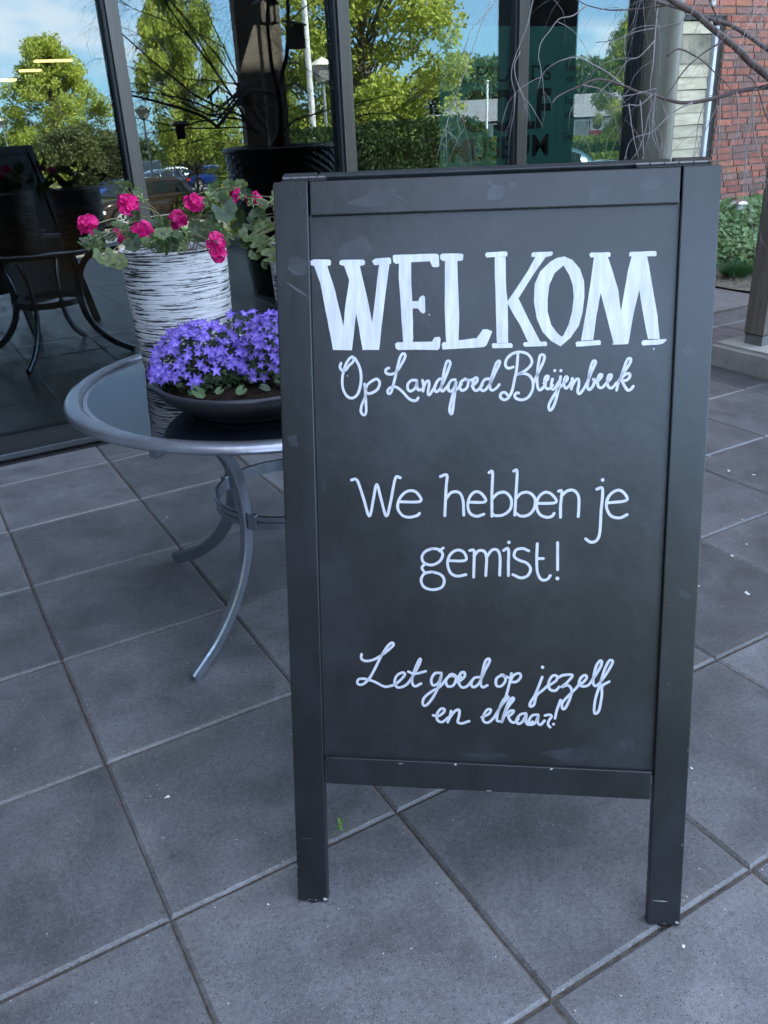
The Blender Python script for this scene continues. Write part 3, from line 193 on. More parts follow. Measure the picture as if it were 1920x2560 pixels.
GER = {"heads":[[[.4692,2.3,1.1405],1.0],[[.6009,2.38,1.1726],1.15],[[.5929,2.25,1.1141],1.1],[[.7357,2.4,1.1218],1.0],[[.7718,2.35,1.164],1.0],[[.7759,2.22,1.0753],.95],[[.776,2.22,1.0428],.9],[[.9514,2.5,1.1645],.85],[[.999,2.5,1.1507],.95],[[.5678,2.42,1.102],.5],[[.5798,2.42,1.0842],.45]],"leaves":[[[.4776,2.2,1.0683],1.15],[[.5072,2.2,1.0525],1.05],[[.4596,2.25,1.0978],.8],[[.444,2.25,1.1023],.6],[[.4816,2.25,1.0839],.8],[[.4816,2.28,1.1102],.7],[[.552,2.3,1.1259],.9],[[.5339,2.35,1.0989],.7],[[.5556,2.22,1.0933],1.0],[[.6094,2.4,1.2087],.8],[[.5901,2.4,1.1953],.7],[[.6383,2.4,1.1966],.6],[[.6045,2.35,1.1422],.8],[[.584,2.4,1.1609],.6],[[.6349,2.3,1.1229],.8],[[.6611,2.3,1.1204],1.0],[[.6585,2.25,1.0997],.9],[[.6162,2.2,1.0936],.9],[[.6504,2.2,1.0803],.8],[[.6226,2.18,1.0754],.8],[[.5903,2.2,1.0915],.8],[[.678,2.25,1.0878],.9],[[.6716,2.2,1.0682],.8],[[.6235,2.2,1.1074],.7],[[.7594,2.3,1.0803],1.1],[[.7676,2.35,1.0962],.9],[[.8016,2.35,1.0929],.9],[[.8084,2.3,1.1065],.8],[[.8341,2.3,1.1452],1.6],[[.855,2.4,1.1797],1.1],[[.905,2.4,1.1063],1.3],[[.9659,2.5,1.18],1.0],[[.9293,2.5,1.186],.9],[[.8289,2.4,1.1609],.7],[[.8347,2.4,1.118],.9],[[.8212,2.3,1.074],.8],[[.8062,2.25,1.0592],.7],[[.9928,2.45,1.1004],1.1],[[.9353,2.4,1.054],1.2],[[.9855,2.4,1.0545],1.5],[[.9342,2.35,1.0088],.9],[[.9559,2.3,1.006],1.1],[[1.0092,2.45,1.1324],.8],[[.9651,2.45,1.0806],.9],[[1.0136,2.4,1.0797],1.0],[[.9204,2.4,1.0333],.8],[[.9989,2.35,1.0296],1.0],[[.9465,2.35,1.0296],1.0],[[1.0435,2.4,1.1213],.9],[[.9413,2.3,.9857],.6],[[.8928,2.4,1.0583],.5],[[1.0644,2.4,1.0749],1.0],[[1.0727,2.4,1.0286],1.0]],"buds":[[[.6413,2.38,1.1772],1],[[.8227,2.38,1.1676],1.1],[[.8107,2.38,1.1478],.8],[[.9433,2.45,1.1576],.8],[[.9802,2.45,1.1327],1],[[.6061,2.2,1.0947],.9],[[.717,2.3,1.0948],1],[[.7227,2.3,1.0738],1],[[.8183,2.3,1.0952],.9],[[1.0155,2.4,1.1423],.9]]}
V_POSTER = [68.061,-65.164,-.446]
# ------------------------------------------------------------------ the terrain behind (seen in the glass) and the terrace
TX, TY, TS = 0.16052, 3.69010, 0.5
def gz(y):            # ground height away from the building (falls towards the car park)
    if y > -2.5: return -.012
    d = -2.5-y
    if d < 18: return -.05-d*.095
    return -1.76-(d-18)*.030
def ground_strip(name, x0, x1, ys, m, lab, dz=0):
    v = []; f = []
    for y in ys:
        v += [(x0, y, gz(y)+dz), (x1, y, gz(y)+dz)]
    for i in range(len(ys)-1): f.append((2*i+1, 2*i, 2*i+2, 2*i+3))
    o = mesh(name, v, f, m); return tag(o, lab, kind='structure')
sand = mat('sand_joint', (.16, .135, .105), .95, noise_s=90, noise_a=.45, bump=.6, bump_s=300)
asph = mat('light_paving', (.30, .275, .225), .9, noise_s=2, noise_a=.12, bump=.3, bump_s=60)
tar = mat('asphalt', (.13, .13, .135), .85, noise_s=3, noise_a=.2, bump=.3, bump_s=80)
grassm = mat('dry_grass', (.16, .17, .045), .9, noise_s=1.2, noise_a=.35, col2=(.30, .27, .10))
def seq(a, b, n): return [a+(b-a)*i/n for i in range(n+1)]
ground_strip('ground', -80, 260, seq(12, -2.5, 2)+seq(-2.6, -20.5, 4)+[-60, -150, -700], grassm, 'dry green ground falling away from the building', -.03)
ground_strip('road', -70, 120, seq(-2.5, -20.5, 5)+[-24], asph, 'pale sunlit paving between the terrace and the car park', 0)
ground_strip('car_park', -70, 90, [-24.2, -40, -76], tar, 'asphalt of the car park', 0)

bedm = mat('joint_bed', (.085, .068, .052), .95, noise_s=60, noise_a=.5, bump=.5, bump_s=250)
pav = mesh('pavement', [(-9, -2.35, -.0066), (5.655, -2.35, -.0066), (5.655, 4.0, -.0066), (-9, 4.0, -.0066)], [(0, 1, 2, 3)], bedm)
tag(pav, 'terrace of dark grey concrete slabs', kind='structure')

def tile_material():
    m = bpy.data.materials.new('slab_concrete'); m.use_nodes = True; t = m.node_tree; p = t.nodes['Principled BSDF']; n = t.nodes.new; l = t.links.new
    c = n('ShaderNodeTexCoord'); oi = n('ShaderNodeObjectInfo')
    off = n('ShaderNodeVectorMath'); off.operation = 'SCALE'; off.inputs[3].default_value = 53.; cx = n('ShaderNodeCombineXYZ'); l(oi.outputs['Random'], cx.inputs[0]); l(oi.outputs['Random'], cx.inputs[1]); l(cx.outputs[0], off.inputs[0])
    P = n('ShaderNodeVectorMath'); P.operation = 'ADD'; l(c.outputs['Object'], P.inputs[0]); l(off.outputs[0], P.inputs[1])
    def noise_n(s, d, r=.55, v=P.outputs[0], dist=0):
        q = n('ShaderNodeTexNoise'); q.inputs['Scale'].default_value = s; q.inputs['Detail'].default_value = d; q.inputs['Roughness'].default_value = r; q.inputs['Distortion'].default_value = dist; l(v, q.inputs[0]); return q.outputs[0]
    def ramp(src, a, b, c0, c1):
        q = n('ShaderNodeValToRGB'); q.color_ramp.elements[0].position = a; q.color_ramp.elements[1].position = b; q.color_ramp.elements[0].color = (*c0, 1); q.color_ramp.elements[1].color = (*c1, 1); l(src, q.inputs[0]); return q.outputs[0]
    def mix(f, a, b, mode='MIX'):
        q = n('ShaderNodeMixRGB'); q.blend_type = mode
        if isinstance(f, float): q.inputs[0].default_value = f
        else: l(f, q.inputs[0])
        for i, x in ((1, a), (2, b)):
            if isinstance(x, tuple): q.inputs[i].default_value = (*x, 1)
            else: l(x, q.inputs[i])
        return q.outputs[0]
    base = ramp(noise_n(5, 6, .6, dist=.4), .3, .7, (.072, .072, .075), (.162, .163, .172))
    brown = ramp(noise_n(3.2, 4), .45, .75, (0, 0, 0), (.55, .55, .55))
    base = mix(brown, base, (.110, .102, .098))
    film = ramp(noise_n(3.4, 7, .62, dist=.5), .55, .80, (0, 0, 0), (.55, .55, .55))          # pale lime film in patches
    base = mix(film, base, (.25, .245, .245))
    ab = n('ShaderNodeVectorMath'); ab.operation = 'ABSOLUTE'; l(c.outputs['Object'], ab.inputs[0]); sp = n('ShaderNodeSeparateXYZ'); l(ab.outputs[0], sp.inputs[0]); mxm = n('ShaderNodeMath'); mxm.operation = 'MAXIMUM'; l(sp.outputs[0], mxm.inputs[0]); l(sp.outputs[1], mxm.inputs[1])
    ed = n('ShaderNodeMath'); ed.operation = 'MULTIPLY_ADD'; ed.inputs[1].default_value = .12; l(noise_n(6, 4), ed.inputs[0]); l(mxm.outputs[0], ed.inputs[2])
    base = mix(ramp(ed.outputs[0], .275, .315, (0, 0, 0), (.45, .45, .45)), base, (.175, .165, .155))       # worn, paler margins, dirtier margins
    stain = ramp(noise_n(2.1, 7, .65, dist=.8), .60, .68, (0, 0, 0), (.4, .4, .4)); base = mix(stain, base, (.075, .070, .070))
    fine = ramp(noise_n(420, 2, .7), .30, .70, (.62, .62, .62), (1.38, 1.38, 1.38))
    mid = ramp(noise_n(95, 3, .75), .34, .66, (.80, .80, .80), (1.22, 1.22, 1.22)); base = mix(1.0, base, mid, 'MULTIPLY')
    base = mix(1.0, base, fine, 'MULTIPLY')
    def specks(scale, size, keep, col, base):
        v = n('ShaderNodeTexVoronoi'); v.inputs['Scale'].default_value = scale; l(P.outputs[0], v.inputs[0])
        a = n('ShaderNodeMath'); a.operation = 'LESS_THAN'; a.inputs[1].default_value = size; l(v.outputs['Distance'], a.inputs[0])
        s3 = n('ShaderNodeSeparateColor'); l(v.outputs['Color'], s3.inputs[0])
        b = n('ShaderNodeMath'); b.operation = 'GREATER_THAN'; b.inputs[1].default_value = keep; l(s3.outputs[0], b.inputs[0])
        q = n('ShaderNodeMath'); q.operation = 'MULTIPLY'; l(a.outputs[0], q.inputs[0]); l(b.outputs[0], q.inputs[1])
        return mix(q.outputs[0], base, col)
    base = specks(210, .25, .80, (.22, .212, .205), base)
    base = specks(170, .24, .74, (.040, .036, .034), base)
    base = specks(85, .13, .955, (.50, .48, .45), base)
    mr = n('ShaderNodeMapRange'); mr.inputs[3].default_value = .80; mr.inputs[4].default_value = 1.42; l(oi.outputs['Random'], mr.inputs[0])
    hs = n('ShaderNodeHueSaturation'); l(mr.outputs[0], hs.inputs['Value']); l(base, hs.inputs['Color'])
    l(hs.outputs[0], p.inputs['Base Color'])
    rr = ramp(noise_n(9, 4), .3, .7, (.28, .28, .28), (.52, .52, .52)); l(rr, p.inputs['Roughness'])
    b = n('ShaderNodeBump'); b.inputs['Strength'].default_value = .35; b.inputs['Distance'].default_value = .003
    l(noise_n(260, 4, .7), b.inputs['Height'])
    b2 = n('ShaderNodeBump'); b2.inputs['Strength'].default_value = .25; b2.inputs['Distance'].default_value = .01; l(noise_n(14, 3), b2.inputs['Height']); l(b.outputs[0], b2.inputs['Normal']); l(b2.outputs[0], p.inputs['Normal'])
    return m
slab = tile_material()
def tile_mesh(i):
    rnd = random.Random(i); bm = bmesh.new(); h = .2491; c = .0080; n = 10; top = []
    def ring(r, z, jit):
        o = []
        for s, (a, b) in enumerate((((-1, -1), (1, -1)), ((1, -1), (1, 1)), ((1, 1), (-1, 1)), ((-1, 1), (-1, -1)))):
            for k in range(n):
                t = k/n; x = (a[0]+(b[0]-a[0])*t)*r; y = (a[1]+(b[1]-a[1])*t)*r
                j = rnd.uniform(-jit, jit); o.append(bm.verts.new((x+(j if abs(a[0]-b[0]) < .1 else 0), y+(j if abs(a[1]-b[1]) < .1 else 0), z)))
        return o
    r0 = ring(h-c, 0, .0007); r1 = ring(h-.0016, -.0050, .0005); r2 = ring(h, -.012, 0); r3 = ring(h, -.045, 0)
    for a, b in ((r0, r1), (r1, r2), (r2, r3)):
        for k in range(len(a)): bm.faces.new((a[k], b[k], b[(k+1) % len(a)], a[(k+1) % len(a)]))
    bm.faces.new(r0)
    me = bpy.data.meshes.new('paving_slab'); bm.normal_update(); bm.to_mesh(me); bm.free(); me.materials.append(slab); return me
TM = [tile_mesh(i) for i in range(4)]
far = MB()
for i in range(-18, 11):
    for j in range(0, 12):
        cx, cy = TX+(i+.5)*TS, TY-(j+.5)*TS
        rz = random.uniform(-.0012, .0012); tl = (random.gauss(0, .0016), random.gauss(0, .0016), random.randrange(4)*math.pi/2+rz); zz = random.gauss(0, .0006)
        if i >= -3:
            inst('paving_slab', TM[random.randrange(4)], pav, (cx+random.gauss(0, .0006), cy+random.gauss(0, .0006), zz), tl)
        else:
            me = TM[0]; far.add([v.co for v in me.vertices], [tuple(q.vertices) for q in me.polygons], Matrix.Translation((cx, cy, zz)))
o = far.build('slabs_further_along', slab, pav); o['kind'] = 'stuff'
# narrow cut slabs between the last full row and the facade, and a kerb at the outer edge
for i in range(-3, 11):
    cx = TX+(i+.5)*TS
    o = inst('paving_slab', TM[i % 4], pav, (cx, TY+.125-.0005, 0), (0, 0, 0), (1, .5, 1))
kerb = MB()
for i in range(-9, 12):
    bm = bmesh.new(); add_box(bm, TX+i*1.0-.85+.003, TX+i*1.0+.15-.003, -2.48, -2.36, -.2, .004, .006); o = from_bm('kerb_stone', bm, mat('kerb_concrete', (.55, .54, .50), .85, noise_s=20, noise_a=.2, bump=.3), pav)
# bird droppings and grit on the slabs
dm = mat('dried_white', (.78, .78, .75), .8)
for (x, y, s) in [(2.157, 1.547, 1), (2.261, 1.574, .7), (1.918, 1.475, .6), (2.001, 1.366, 1.5), (2.789, 2.176, .9), (2.723, 2.025, 1.1), (2.767, 1.941, 1), (.251, 1.504, .8), (2.401, 1.704, .6), (2.05, 1.19, .9), (1.95, 1.24, .7), (.02, 2.62, 1.2), (2.62, 2.29, .8), (2.86, 2.3, .6), (1.28, .94, .5), (.92, .64, .5), (1.35, .52, .4), (.33, 1.12, .4), (.7, 2.95, .5), (3.25, 2.66, .9)]:
    n = 9; v = [(0, 0, .0022)]; ph = random.uniform(0, 6)
    for k in range(n):
        a = 2*math.pi*k/n; r = .0062*s*random.uniform(.55, 1.25)*(1.25 if abs(math.cos(a+ph)) > .6 else .75); v.append((r*math.cos(a), r*math.sin(a), .0005))
    mesh('bird_dropping', v, [(0, k+1, (k+1) % n+1) for k in range(n)], dm, pav, True, (x, y, .0015))

# planting bed at the right
soil = mat('bed_soil', (.17, .145, .11), .95, noise_s=14, noise_a=.4, bump=.8, bump_s=60, detail=8)
v = []; f = []; nx, ny = 26, 40
def bed_z(x, y):
    d = (x-5.68)/2.2
    return .012+.20*max(0, min(1, (x-6.0)/1.0))*1.0+.10*max(0, min(1, (y-4.6)/1.3))*max(0, min(1, (x-5.9)/.8))+.012*noise.noise(Vector((x*6, y*6, 0)))
for j in range(ny+1):
    for i in range(nx+1):
        x = 5.67+4.6*i/nx; y = -1+7.0*j/ny; v.append((x, y, bed_z(x, y)))
for j in range(ny):
    for i in range(nx): a = j*(nx+1)+i; f.append((a, a+1, a+nx+2, a+nx+1))
tag(mesh('soil_bed', v, f, soil, None, True), 'sandy soil of the planting bed at the brick wall', kind='structure')
# strip of floor between facade end and the brick wall
box('recess_floor', 4.37, 5.66, 4.02, 5.99, -.03, -.004, slab)['kind'] = 'structure'; bpy.data.objects['recess_floor']['label'] = 'dark paving in the recess beside the brick wall'

# ------------------------------------------------------------------ the glazed building
fac = empty('glazed_building', (0, 4.05, 0), 0, 'modern building front of large dark reflecting windows between slim bronze mullions', 'building')
fac_off = Vector((0, 4.05, 0))
def fbox(name, x0, x1, y0, y1, z0, z1, m, bev=0): return box(name, x0, x1, y0-4.05, y1-4.05, z0, z1, m, fac, bev)
alu = mat('bronze_anodised', (.060, .052, .048), .36, .5, noise_s=3, noise_a=.15, stretch=(30, 30, .6))
alud = mat('black_gasket', (.012, .012, .014), .6)
blk = mat('dark_inside', (.02, .02, .022), .8)
roofm = mat('roof_cladding', (.08, .08, .085), .7, noise_s=4)
wglass = glass_mat('window_glass', .066, (.62, .66, .65))
mull = [(-3.30, -3.235), (-2.215, -2.15), (-1.13, -1.065), (-.045, .02), (1.035, 1.10), (2.10, 2.172), (3.165, 3.245)]
for a, b in mull+[(4.065, 4.085)]:
    w = b-a
    fbox('mullion', a+.012, b, 3.985, 4.045, .06, 8.6, alu, .003)
    fbox('gasket', a, a+.011, 4.005, 4.05, .06, 8.6, alud)
edges = [-3.235, -2.15, -1.065, .02, 1.10, 2.172, 3.245]; nxt = [-2.215, -1.13, -.045, 1.035, 2.10, 3.165, 4.065]
for a, b in zip(edges, nxt):
    for z0, z1 in ((.10, 3.0), (3.08, 5.8), (5.88, 8.5)):
        o = fbox('glass_pane', a+.004, b-.004, 4.048, 4.054, z0, z1, wglass)
        # seen from a single face so the reflection stays crisp
    fbox('transom', a, b, 3.995, 4.045, 3.0, 3.08, alu); fbox('transom', a, b, 3.995, 4.045, 5.8, 5.88, alu)
    fbox('bottom_rail', a, b, 4.0, 4.046, .055, .10, alud)
fbox('sill', -3.4, 4.085, 3.955, 4.06, .015, .045, mat('sill_metal', (.10, .10, .11), .35, .8), .004)
fbox('drain_channel', -3.4, 4.085, 3.93, 3.955, -.02, .004, alud)
fbox('plinth', -3.4, 4.085, 4.0, 4.06, -.2, .055, alud)
fbox('side_wall', 4.12, 4.30, 4.18, 5.99, -.2, 8.6, roofm)
fbox('outer_wall', -14, -3.4, 4.0, 4.3, -.2, 8.6, roofm)
wing = box('added_wing', -14, -1.75, -1.1, 3.98, -.2, 8.8, roofm); tag(wing, 'unseen dark wing added left of the terrace to dim the light on its slabs', 'building')  # unseen mass added to cut skylight on the left of the terrace
fbox('roof', -14, 24, 4.0, 26, 8.6, 9.1, roofm)
fbox('interior_floor', -8, 4.1, 4.07, 6.3, -.05, 0, blk); fbox('interior_floor', -8, 9, 6.3, 25, -.05, 0, mat('indoor_floor', (.06, .055, .05), .5))
fbox('ceiling', -8, 9, 6.4, 25, 2.75, 2.85, blk)
fbox('upper_floor_front', -3.4, 4.1, 4.35, 4.5, 2.6, 8.6, blk)
fbox('back_wall', -8, 9, 25, 25.1, 0, 8.6, blk)
fbox('end_wall', -8, -7.9, 4.3, 25, 0, 8.6, blk); fbox('end_wall', 8.9, 9, 6.4, 25, 0, 8.6, blk)
lm = emit_mat('warm_lamp_glow', (1, .62, .25), .42)
for (x, y, z), lb_ in zip(MIR['ilamps'], ('warm lamp at the left picture edge glowing inside behind the glass', 'left one of the two upper warm lamps glowing inside behind the glass', 'right one of the two upper warm lamps glowing inside behind the glass', 'lower middle warm lamp bar glowing inside behind the glass')):
    t = empty('ceiling_light', (x, y, z), 0, lb_, 'lamp', 'lamps inside the building')
    box('diffuser', -.17, .17, -.10, .10, -.03, 0, lm, t, .01); box('housing', -.24, .24, -.12, .12, .001, .05, alud, t); 
    bm = bmesh.new(); add_box(bm, -.006, .006, -.006, .006, .05, 2.75-z); from_bm('suspension_rod', bm, alud, t)

# round bronze column at the corner of the front
colm = mat('bronze_column', (.10, .088, .066), .5, .35, noise_s=2.5, noise_a=.12, stretch=(6, 6, .5))
t = empty('round_column', (4.225, 4.02, 0), 0, 'round olive bronze metal column at the right end of the glass front', 'column')
lathe('shaft', [(.135, 0), (.135, 8.58)], colm, t, 64)
lathe('base_ring', [(.15, 0), (.15, .03), (.136, .035)], colm, t, 48)

# green banner on the inside of the panes
ban = empty('window_banner', (0, 4.075, 0), 0, 'dark green banner with large black lettering hanging behind the window', 'banner')
green = mat('banner_green', (.060, .20, .155), .8, noise_s=4, noise_a=.08)
inkm = mat('banner_ink', (.004, .008, .008), .8)
box('cloth', 2.74, 4.055, .018, .022, .42, 1.751, green, ban)
def text(name, s, x, z, h, width=None, parent=ban, right=False, m=inkm, off=.0):
    cu = bpy.data.curves.new(name, 'FONT'); cu.body = s; cu.size = 1; cu.extrude = 0; cu.offset = off
    tmp = bpy.data.objects.new(name, cu); COL.objects.link(tmp); bpy.context.view_layer.update()
    me = bpy.data.meshes.new_from_object(tmp.evaluated_get(bpy.context.evaluated_depsgraph_get())); COL.objects.unlink(tmp); bpy.data.objects.remove(tmp)
    xs = [v.co.x for v in me.vertices]; zs = [v.co.y for v in me.vertices]; x0, x1, z0, z1 = min(xs), max(xs), min(zs), max(zs)
    k = h/(.72 if off < .01 else .74); kx = (width/(x1-x0)) if width else k*.9
    for v in me.vertices:
        X = (v.co.x-x0)*kx; Z = v.co.y*k
        v.co = Vector((X-(x1-x0)*kx if right else X, 0, Z))
    me.materials.append(m); o = bpy.data.objects.new(name, me); o.location = (x, .0165, z); return link(o, parent)
text('lettering', 'NEDERLANDS', 3.49, 1.489, .081, .76, right=True, off=.010)
text('lettering', 'GOLF', 3.497, 1.253, .205, .62, right=True, off=.026)
text('lettering', 'MUSEUM', 3.49, 1.104, .118, .69, right=True, off=.016)
for s, z in (('Beleef', 1.532), ('van', 1.478), ('Exper', 1.366), ('of an', 1.292), ('Gesc', 1.176)): text('lettering', s, 3.60, z, .038, None, off=.008)

# ------------------------------------------------------------------ brick wall with single bricks
bw = empty('brick_wall', (0, 6.0, 0), 0, 'red brick wall with grey mortar at the back right behind the bare branches', 'wall')
brm = [mat('brick_red', (.27, .085, .055), .85, noise_s=30, noise_a=.28, bump=.5, bump_s=120, rand=.30), mat('brick_brown', (.20, .095, .075), .85, noise_s=30, noise_a=.28, bump=.5, bump_s=120, rand=.25), mat('brick_orange', (.32, .115, .065), .85, noise_s=30, noise_a=.25, bump=.5, bump_s=120, rand=.2)]
mort = mat('mortar', (.165, .13, .112), .95, noise_s=25, noise_a=.2, bump=.6, bump_s=200)
box('mortar_bed', 4.32, 6.42, .012, .3, -.2, 8.58, mort, bw); box('mortar_bed', 7.16, 24, .012, .3, -.2, 8.58, mort, bw); box('mortar_bed', 6.42, 7.16, .012, .3, 2.03, 8.58, mort, bw)
box('plinth_band', 7.17, 12, -.008, .012, .0, .375, mat('plinth_render', (.30, .285, .27), .9, noise_s=8, noise_a=.15, bump=.3), bw)
BM = []
for m in brm:
    for k in range(2):
        rnd = random.Random(k+5); bm = bmesh.new(); add_box(bm, 0, .208, 0, .02, 0, .0495, .003)
        for v_ in bm.verts: v_.co += Vector((rnd.uniform(-.0012, .0012), rnd.uniform(-.0015, .0015), rnd.uniform(-.0012, .0012)))
        me = bpy.data.meshes.new('brick'); bm.to_mesh(me); bm.free(); me.materials.append(m); BM.append(me)
farb = {0: MB(), 1: MB(), 2: MB()}
CH = .0617; nb = 0
for c in range(0, 66):
    z = .378+c*CH; off = (c % 2)*.11+(c % 3)*.03
    xx = 4.35-off
    while xx < 11.4:
        L_ = .218 if random.random() > .22 else .105
        x0, x1 = xx, xx+L_; xx = x1+.0
        if x1 > 7.20 or (z > 2.035 and x0 > 4.3) or x1 < 6.42:
            w = L_-.011; xa = x0
            if x0 < 4.33: continue
            if z <= 2.035 and x0 > 4.3 and x0 < 7.165: xa = 7.165; w = x1-.011-xa
            if w < .03: continue
            k = random.choices((0, 1, 2), (55, 33, 12))[0]
            if 6.9 < x0 < 8.35 and z < 2.25 or (6.35 < x0 <= 7.1 and 2.03 < z < 2.2):
                inst('brick', BM[2*k+random.randrange(2)], bw, (xa, random.uniform(-.002, .0015), z+random.uniform(-.0008, .0008)), (0, random.gauss(0, .002), 0), (w/.208, 1, 1)); nb += 1
            else:
                me = BM[2*k]; farb[k].add([v_.co for v_ in me.vertices], [tuple(q.vertices) for q in me.polygons], Matrix.Translation((xa, 0, z)) @ Matrix.Diagonal((w/.208, 1, 1, 1)))
for k in farb: o = farb[k].build('bricks_further_off', brm[k], bw); o['kind'] = 'stuff'
# filler ends beside the doorway come from the mortar; a pale cavity vent
box('vent_stone', 6.93, 6.985, -.004, .012, 2.10, 2.15, mat('vent_grey', (.45, .43, .42), .8), bw)
# boarded opening
bp = empty('boarded_door', (0, 6.0, 0), 0, 'weathered grey wooden boards closing an opening beside the red brick wall', 'door')
wb = mat('weathered_board', (.36, .295, .20), .85, noise_s=5, noise_a=.3, col2=(.52, .445, .32), stretch=(1, 1, 5), bump=.35, bump_s=60, detail=8, rand=.12)
wdark = mat('board_stained', (.10, .085, .06), .85, noise_s=6, noise_a=.3, col2=(.30, .26, .18), bump=.35, bump_s=60)
zb = [2.0, 1.93, 1.65, 1.545, 1.44, 1.345, 1.244, 1.135, 1.036, .936, .834, .73, .62, .5, .38, .26, .14, .0]
zb = [1.985, 1.885, 1.648, 1.54, 1.436, 1.34, 1.244, 1.140, 1.036, .936, .834, .73, .62, .5, .38, .26, .14, .0]
for i in range(len(zb)-1):
    bm = bmesh.new(); z1, z0 = zb[i], zb[i+1]+.003
    for x in (0, 1):
        pass
    add_box(bm, 6.0, 7.035, 0, .022, 0, z1-z0, .002)
    for v_ in bm.verts:
        v_.co.y += -.013*(1-v_.co.z/(z1-z0))+.002*math.sin(v_.co.x*5+i)
        v_.co.z += .003*math.sin(v_.co.x*3+i*2)
    from_bm('board', bm, wdark if i == 1 else wb, bp, loc=(0, .05, z0))
box('white_trim', 7.045, 7.085, .01, .06, 0, 1.95, mat('white_paint', (.5, .5, .52), .5), bp, .003)
box('reveal', 7.09, 7.155, .03, .20, 0, 2.03, mat('reveal_dark', (.03, .022, .02), .7), bp)
box('lintel', 5.9, 7.155, .02, .2, 1.995, 2.035, mat('reveal_dark2', (.015, .013, .012), .7), bp)
box('backing', 5.9, 7.09, .12, .2, 0, 1.99, mat('reveal_dark3', (.015, .013, .012), .7), bp)
# ------------------------------------------------------------------ A-frame chalkboard
from mathutils.geometry import tessellate_polygon
SB = empty('chalkboard_sign', (0.3820, 1.0960, .004), math.atan2(-.602, .798), 'dark grey A-frame chalkboard with white hand lettering standing in the foreground', 'sign')
def chalk_mat(name, base, film, rough, st=None, bs=35):
    m = mat(name, base, rough, noise_s=7, noise_a=.2, col2=film, detail=9, bump=.06, bump_s=bs, stretch=st)
    r = [n for n in m.node_tree.nodes if n.type == 'VALTORGB'][0]; r.color_ramp.elements[0].position = .42; r.color_ramp.elements[1].position = .78
    return m
frm = chalk_mat('black_stained_frame', (.0095, .0095, .0102), (.022, .023, .028), .33, (1.4, 1.4, .8), 22)
pan = chalk_mat('chalkboard_face', (.0115, .0115, .0125), (.030, .031, .037), .35)
def rot_front(tilt, y0=0., z0=0.): return Matrix.Translation((0, y0, z0)) @ Matrix.Rotation(R(tilt), 4, 'X')
def frame(pref, MM, W_, H, flip=1, xo=0.):
    def pc(name, x0, x1, w0, w1, v0, v1, m, bev=.002):
        return box(name, xo+x0, xo+x1, w0*flip, w1*flip, v0, v1, m, SB, bev, MM) if flip > 0 else box(name, xo+x0, xo+x1, -w1, -w0, v0, v1, m, SB, bev, MM)
    pc('stile', 0, .0575, 0, .022, 0, H, frm); pc('stile', W_-.0575, W_, 0, .022, 0, H, frm)
    pc('rail', .0605, W_-.0605, .0008, .021, H-.054, H-.0006, frm); pc('rail', .0615, W_-.0615, .0012, .021, .243, .296, frm)
    return pc('chalk_panel', .058, W_-.058, .010, .015, .285, H-.05, pan, 0)
MF = rot_front(-15)
panel = frame('front', MF, .705, 1.3015)
yb = 1.3015*math.sin(R(15)); 
MBk = Matrix.Translation((0, yb+.052+1.31*math.sin(R(15)), 0)) @ Matrix.Rotation(R(15), 4, 'X')
frame('rear', MBk, .688, 1.312, -1, .008)
rub = mat('black_rubber', (.012, .012, .013), .7)
for x in (.03, .675):
    for y in (.012, yb+.04+1.31*math.sin(R(15))): lathe('foot_pad', [(.0, -.004), (.013, -.004), (.013, .004), (0, .004)], rub, SB, 16, (x, y, 0))
steel = mat('worn_steel', (.16, .155, .15), .5, .6)
for x0, x1 in ((.012, .085), (.58, .690)):
    mb = MB(); n = 5
    for k in range(n):
        a = x0+(x1-x0)*k/n; b = x0+(x1-x0)*(k+1)/n-.002; mb.tube([(a, yb+.024, 1.2605), (b, yb+.024, 1.2605)], .0022, 8)
    mb.build('hinge', steel, SB)
    box('hinge_leaf', x0, x1, yb+.006, yb+.046, 1.2565, 1.2578, alud, SB)
# lettering
paint = mat('chalk_paint', (.48, .48, .52), .6, noise_s=26, noise_a=.10, col2=(.66, .66, .70), stretch=(4, 1, .5), detail=6)
paint2 = mat('chalk_paint_line', (.55, .55, .60), .55, noise_s=60, noise_a=.08)
def on_board(u, v, w): return MF @ Vector((u, w, v))
def poly_mesh(mb, rings, w):
    pts = [on_board(u, v, w) for r in rings for (u, v) in r]
    tri = tessellate_polygon([[Vector((u, v, 0)) for (u, v) in r] for r in rings]); b = len(mb.v); mb.v += pts; mb.f += [tuple(b+i for i in t) for t in tri]
def soften(r):   # slightly uneven hand-painted outline
    o = []; n = len(r)
    for i in range(n):
        a = Vector(r[i]); b = Vector(r[(i+1) % n]); k = max(1, int((b-a).length/.012))
        for j in range(k):
            p = a.lerp(b, j/k); q = noise.noise_vector(Vector((p.x*60, p.y*60, 0)))*.0005; o.append((p.x+q.x, p.y+q.y))
    return o
def ribbon(mb, pts, w, depth):
    P = smooth_path([Vector((u, v, 0)) for u, v in pts], 5); Lh = []; Rh = []; n = len(P)
    for i, p in enumerate(P):
        t = (P[min(i+1, n-1)]-P[max(i-1, 0)])
        t = t.normalized() if t.length > 1e-7 else Vector((1, 0, 0)); nn = Vector((-t.y, t.x, 0)); ww = w*.5*(1+.10*noise.noise(Vector((p.x*70, p.y*70, 3))))
        Lh.append(p+nn*ww); Rh.append(p-nn*ww)
    b = len(mb.v); mb.v += [on_board(p.x, p.y, depth) for p in Lh]+[on_board(p.x, p.y, depth) for p in Rh]
    mb.f += [(b+i, b+n+i, b+n+i+1, b+i+1) for i in range(n-1)]
    for p, q, sgn in ((P[0], P[1], -1), (P[-1], P[-2], -1)):
        disc(mb, (p.x, p.y), w*.5, depth-.00004)
